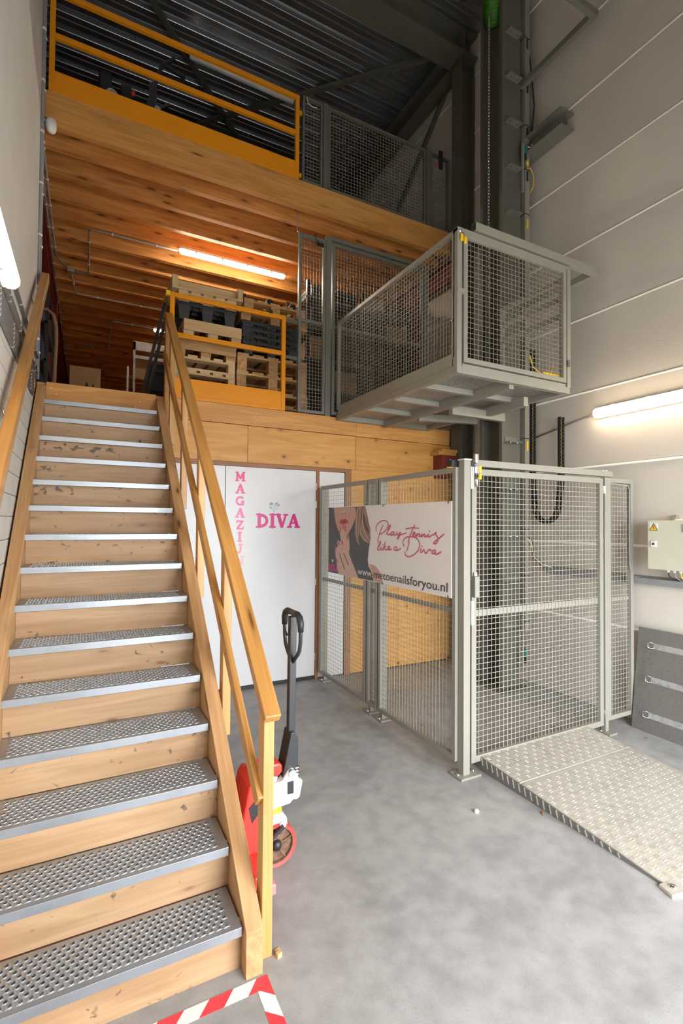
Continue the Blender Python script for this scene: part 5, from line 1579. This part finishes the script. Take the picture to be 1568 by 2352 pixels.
def heart(cx, cz, s, put, parent, name='heart_emblem'):
    pts = []
    for k in range(28):
        a = 2 * PI * k / 28
        pts.append((cx + s * 0.058 * 16 * math.sin(a) ** 3 / 16 * 1.0, cz + s * 0.058 * (13 * math.cos(a) - 5 * math.cos(2 * a) - 2 * math.cos(3 * a) - math.cos(4 * a)) / 16))
    m = MB()
    m.add([put(p, 0) for p in pts], [tuple(range(28))])
    hb = m.build(name, HEART, parent)
    fm_, fl = MB(), MB()
    rnd = random.Random(3)
    for k in range(28):
        a, b = pts[k], pts[(k + 1) % 28]
        q = (cx + (a[0] - cx) * 0.45, cz + (a[1] - cz) * 0.45)
        if rnd.random() < 0.45:
            fm_.add([put(p, 1) for p in (a, b, q)], [(0, 1, 2)])
        elif rnd.random() < 0.5:
            fl.add([put(p, 1) for p in (a, q, (cx, cz))], [(0, 1, 2)])
    fm_.build('dark_facets', HEARTD, parent)
    fl.build('light_facets', PAPER, parent)

heart(1.690, 1.803, 1.02, lambda p, k: (p[0], DY - 0.0004 * k, p[1]), d1)

# small printed logo on the banner
xx = BX - lay[0] - 0.0004
u = 0.012
for ch in 'DIVA':
    h = 0.062
    letter(ch, u, 0.024, h, 0.95, lambda p: (xx, BY - p[0], BZ + p[1]), bn, HOT, 'logo_letter_' + ch.lower())
    u += LET[ch][0] * h * 0.95
heart(0.105, 0.122, 0.40, lambda p, k: (xx - 0.0002 * k, BY - p[0], BZ + p[1]), bn, 'logo_heart')


def text_mesh(txt, size, place, parent, mat, name, width=None):
    cu = bpy.data.curves.new(name, 'FONT')
    cu.body = txt
    cu.size = size
    ob = bpy.data.objects.new(name, cu)
    C.objects.link(ob)
    dg = bpy.context.evaluated_depsgraph_get()
    me = bpy.data.meshes.new_from_object(ob.evaluated_get(dg))
    bpy.data.objects.remove(ob)
    xs = [v.co.x for v in me.vertices]
    k = width / (max(xs) - min(xs)) if width else 1.0
    x0 = min(xs)
    m = MB()
    m.add([place(((v.co.x - x0) * k, v.co.y)) for v in me.vertices], [tuple(p.vertices) for p in me.polygons])
    bpy.data.meshes.remove(me)
    return m.build(name, mat, parent)

text_mesh('www.', 0.088, lambda p: (xx - 0.0004, BY - 0.612 - p[0], BZ + 0.038 + p[1]), bn, PAPER, 'web_address_white', 0.262)
text_mesh('metoenailsforyou.nl', 0.092, lambda p: (xx - 0.0004, BY - 0.888 - p[0], BZ + 0.036 + p[1]), bn, INK, 'web_address_black', 0.955)
for u, v in ((0.018, 0.640), (1.029, 0.643), (1.850, 0.643), (1.850, 0.006), (1.028, 0.004)):
    MB().tube([(BX - 0.004, BY - u, BZ + v - 0.008), (BX - 0.006, BY - u + 0.004, BZ + v + 0.004), (BX + 0.016, BY - u, BZ + v + 0.010)], 0.004, 6).build('cable_tie', BLACK, bn)

# ------------------------------------------------------------------ small debris
def leaf(x, y, s, rot, label, mat=LEAF):
    m = MB()
    pts = [(0, 0, 0.002), (0.4, 0.25, 0.010), (1.0, 0.05, 0.016), (0.5, -0.28, 0.006), (0.45, 0.0, 0.018)]
    ca, sa = math.cos(rot), math.sin(rot)
    m.add([(x + s * (p[0] * ca - p[1] * sa), y + s * (p[0] * sa + p[1] * ca), p[2] * s * 20) for p in pts], [(0, 3, 4), (0, 4, 1), (1, 4, 2), (4, 3, 2), (0, 1, 2, 3)])
    m.build('dry_leaf', mat, label=label, cat='leaf', group='dry leaves')

rl = random.Random(5)
for i in range(26):
    leaf(2.3 + 1.5 * rl.random(), 2.65 + 1.8 * rl.random(), 0.02 + 0.025 * rl.random(), 6.28 * rl.random(), 'small dry leaf on the floor inside the lift enclosure')
leaf(2.32, 1.96, 0.035, 0.8, 'dry brown leaf on the concrete beside the ramp')
leaf(3.88, 2.29, 0.03, 2.0, 'dry leaf between the ramp and the galvanised board')
leaf(2.43, 2.56, 0.04, 1.0, 'curled leaf under the lift gate')
MB().lathe((2.006, 2.154, 0.0), (0, 0, 1), [(0.012, 0), (0.016, 0.008), (0.010, 0.016), (0, 0.018)], 7).build('pebble', PVCW, label='pale pebble lying on the concrete floor', cat='pebble')
for i, (x, y) in enumerate(((0.672, 1.80), (0.668, 1.775))):
    MB().prism([(x, y), (x + 0.02, y + 0.006), (x + 0.016, y + 0.02), (x - 0.004, y + 0.014)], 'z', 0.0, 0.006 + 0.012 * i).build('wood_chip', PALN, label='wood chip beside the foot of the railing post', cat='chip', group='wood chips')
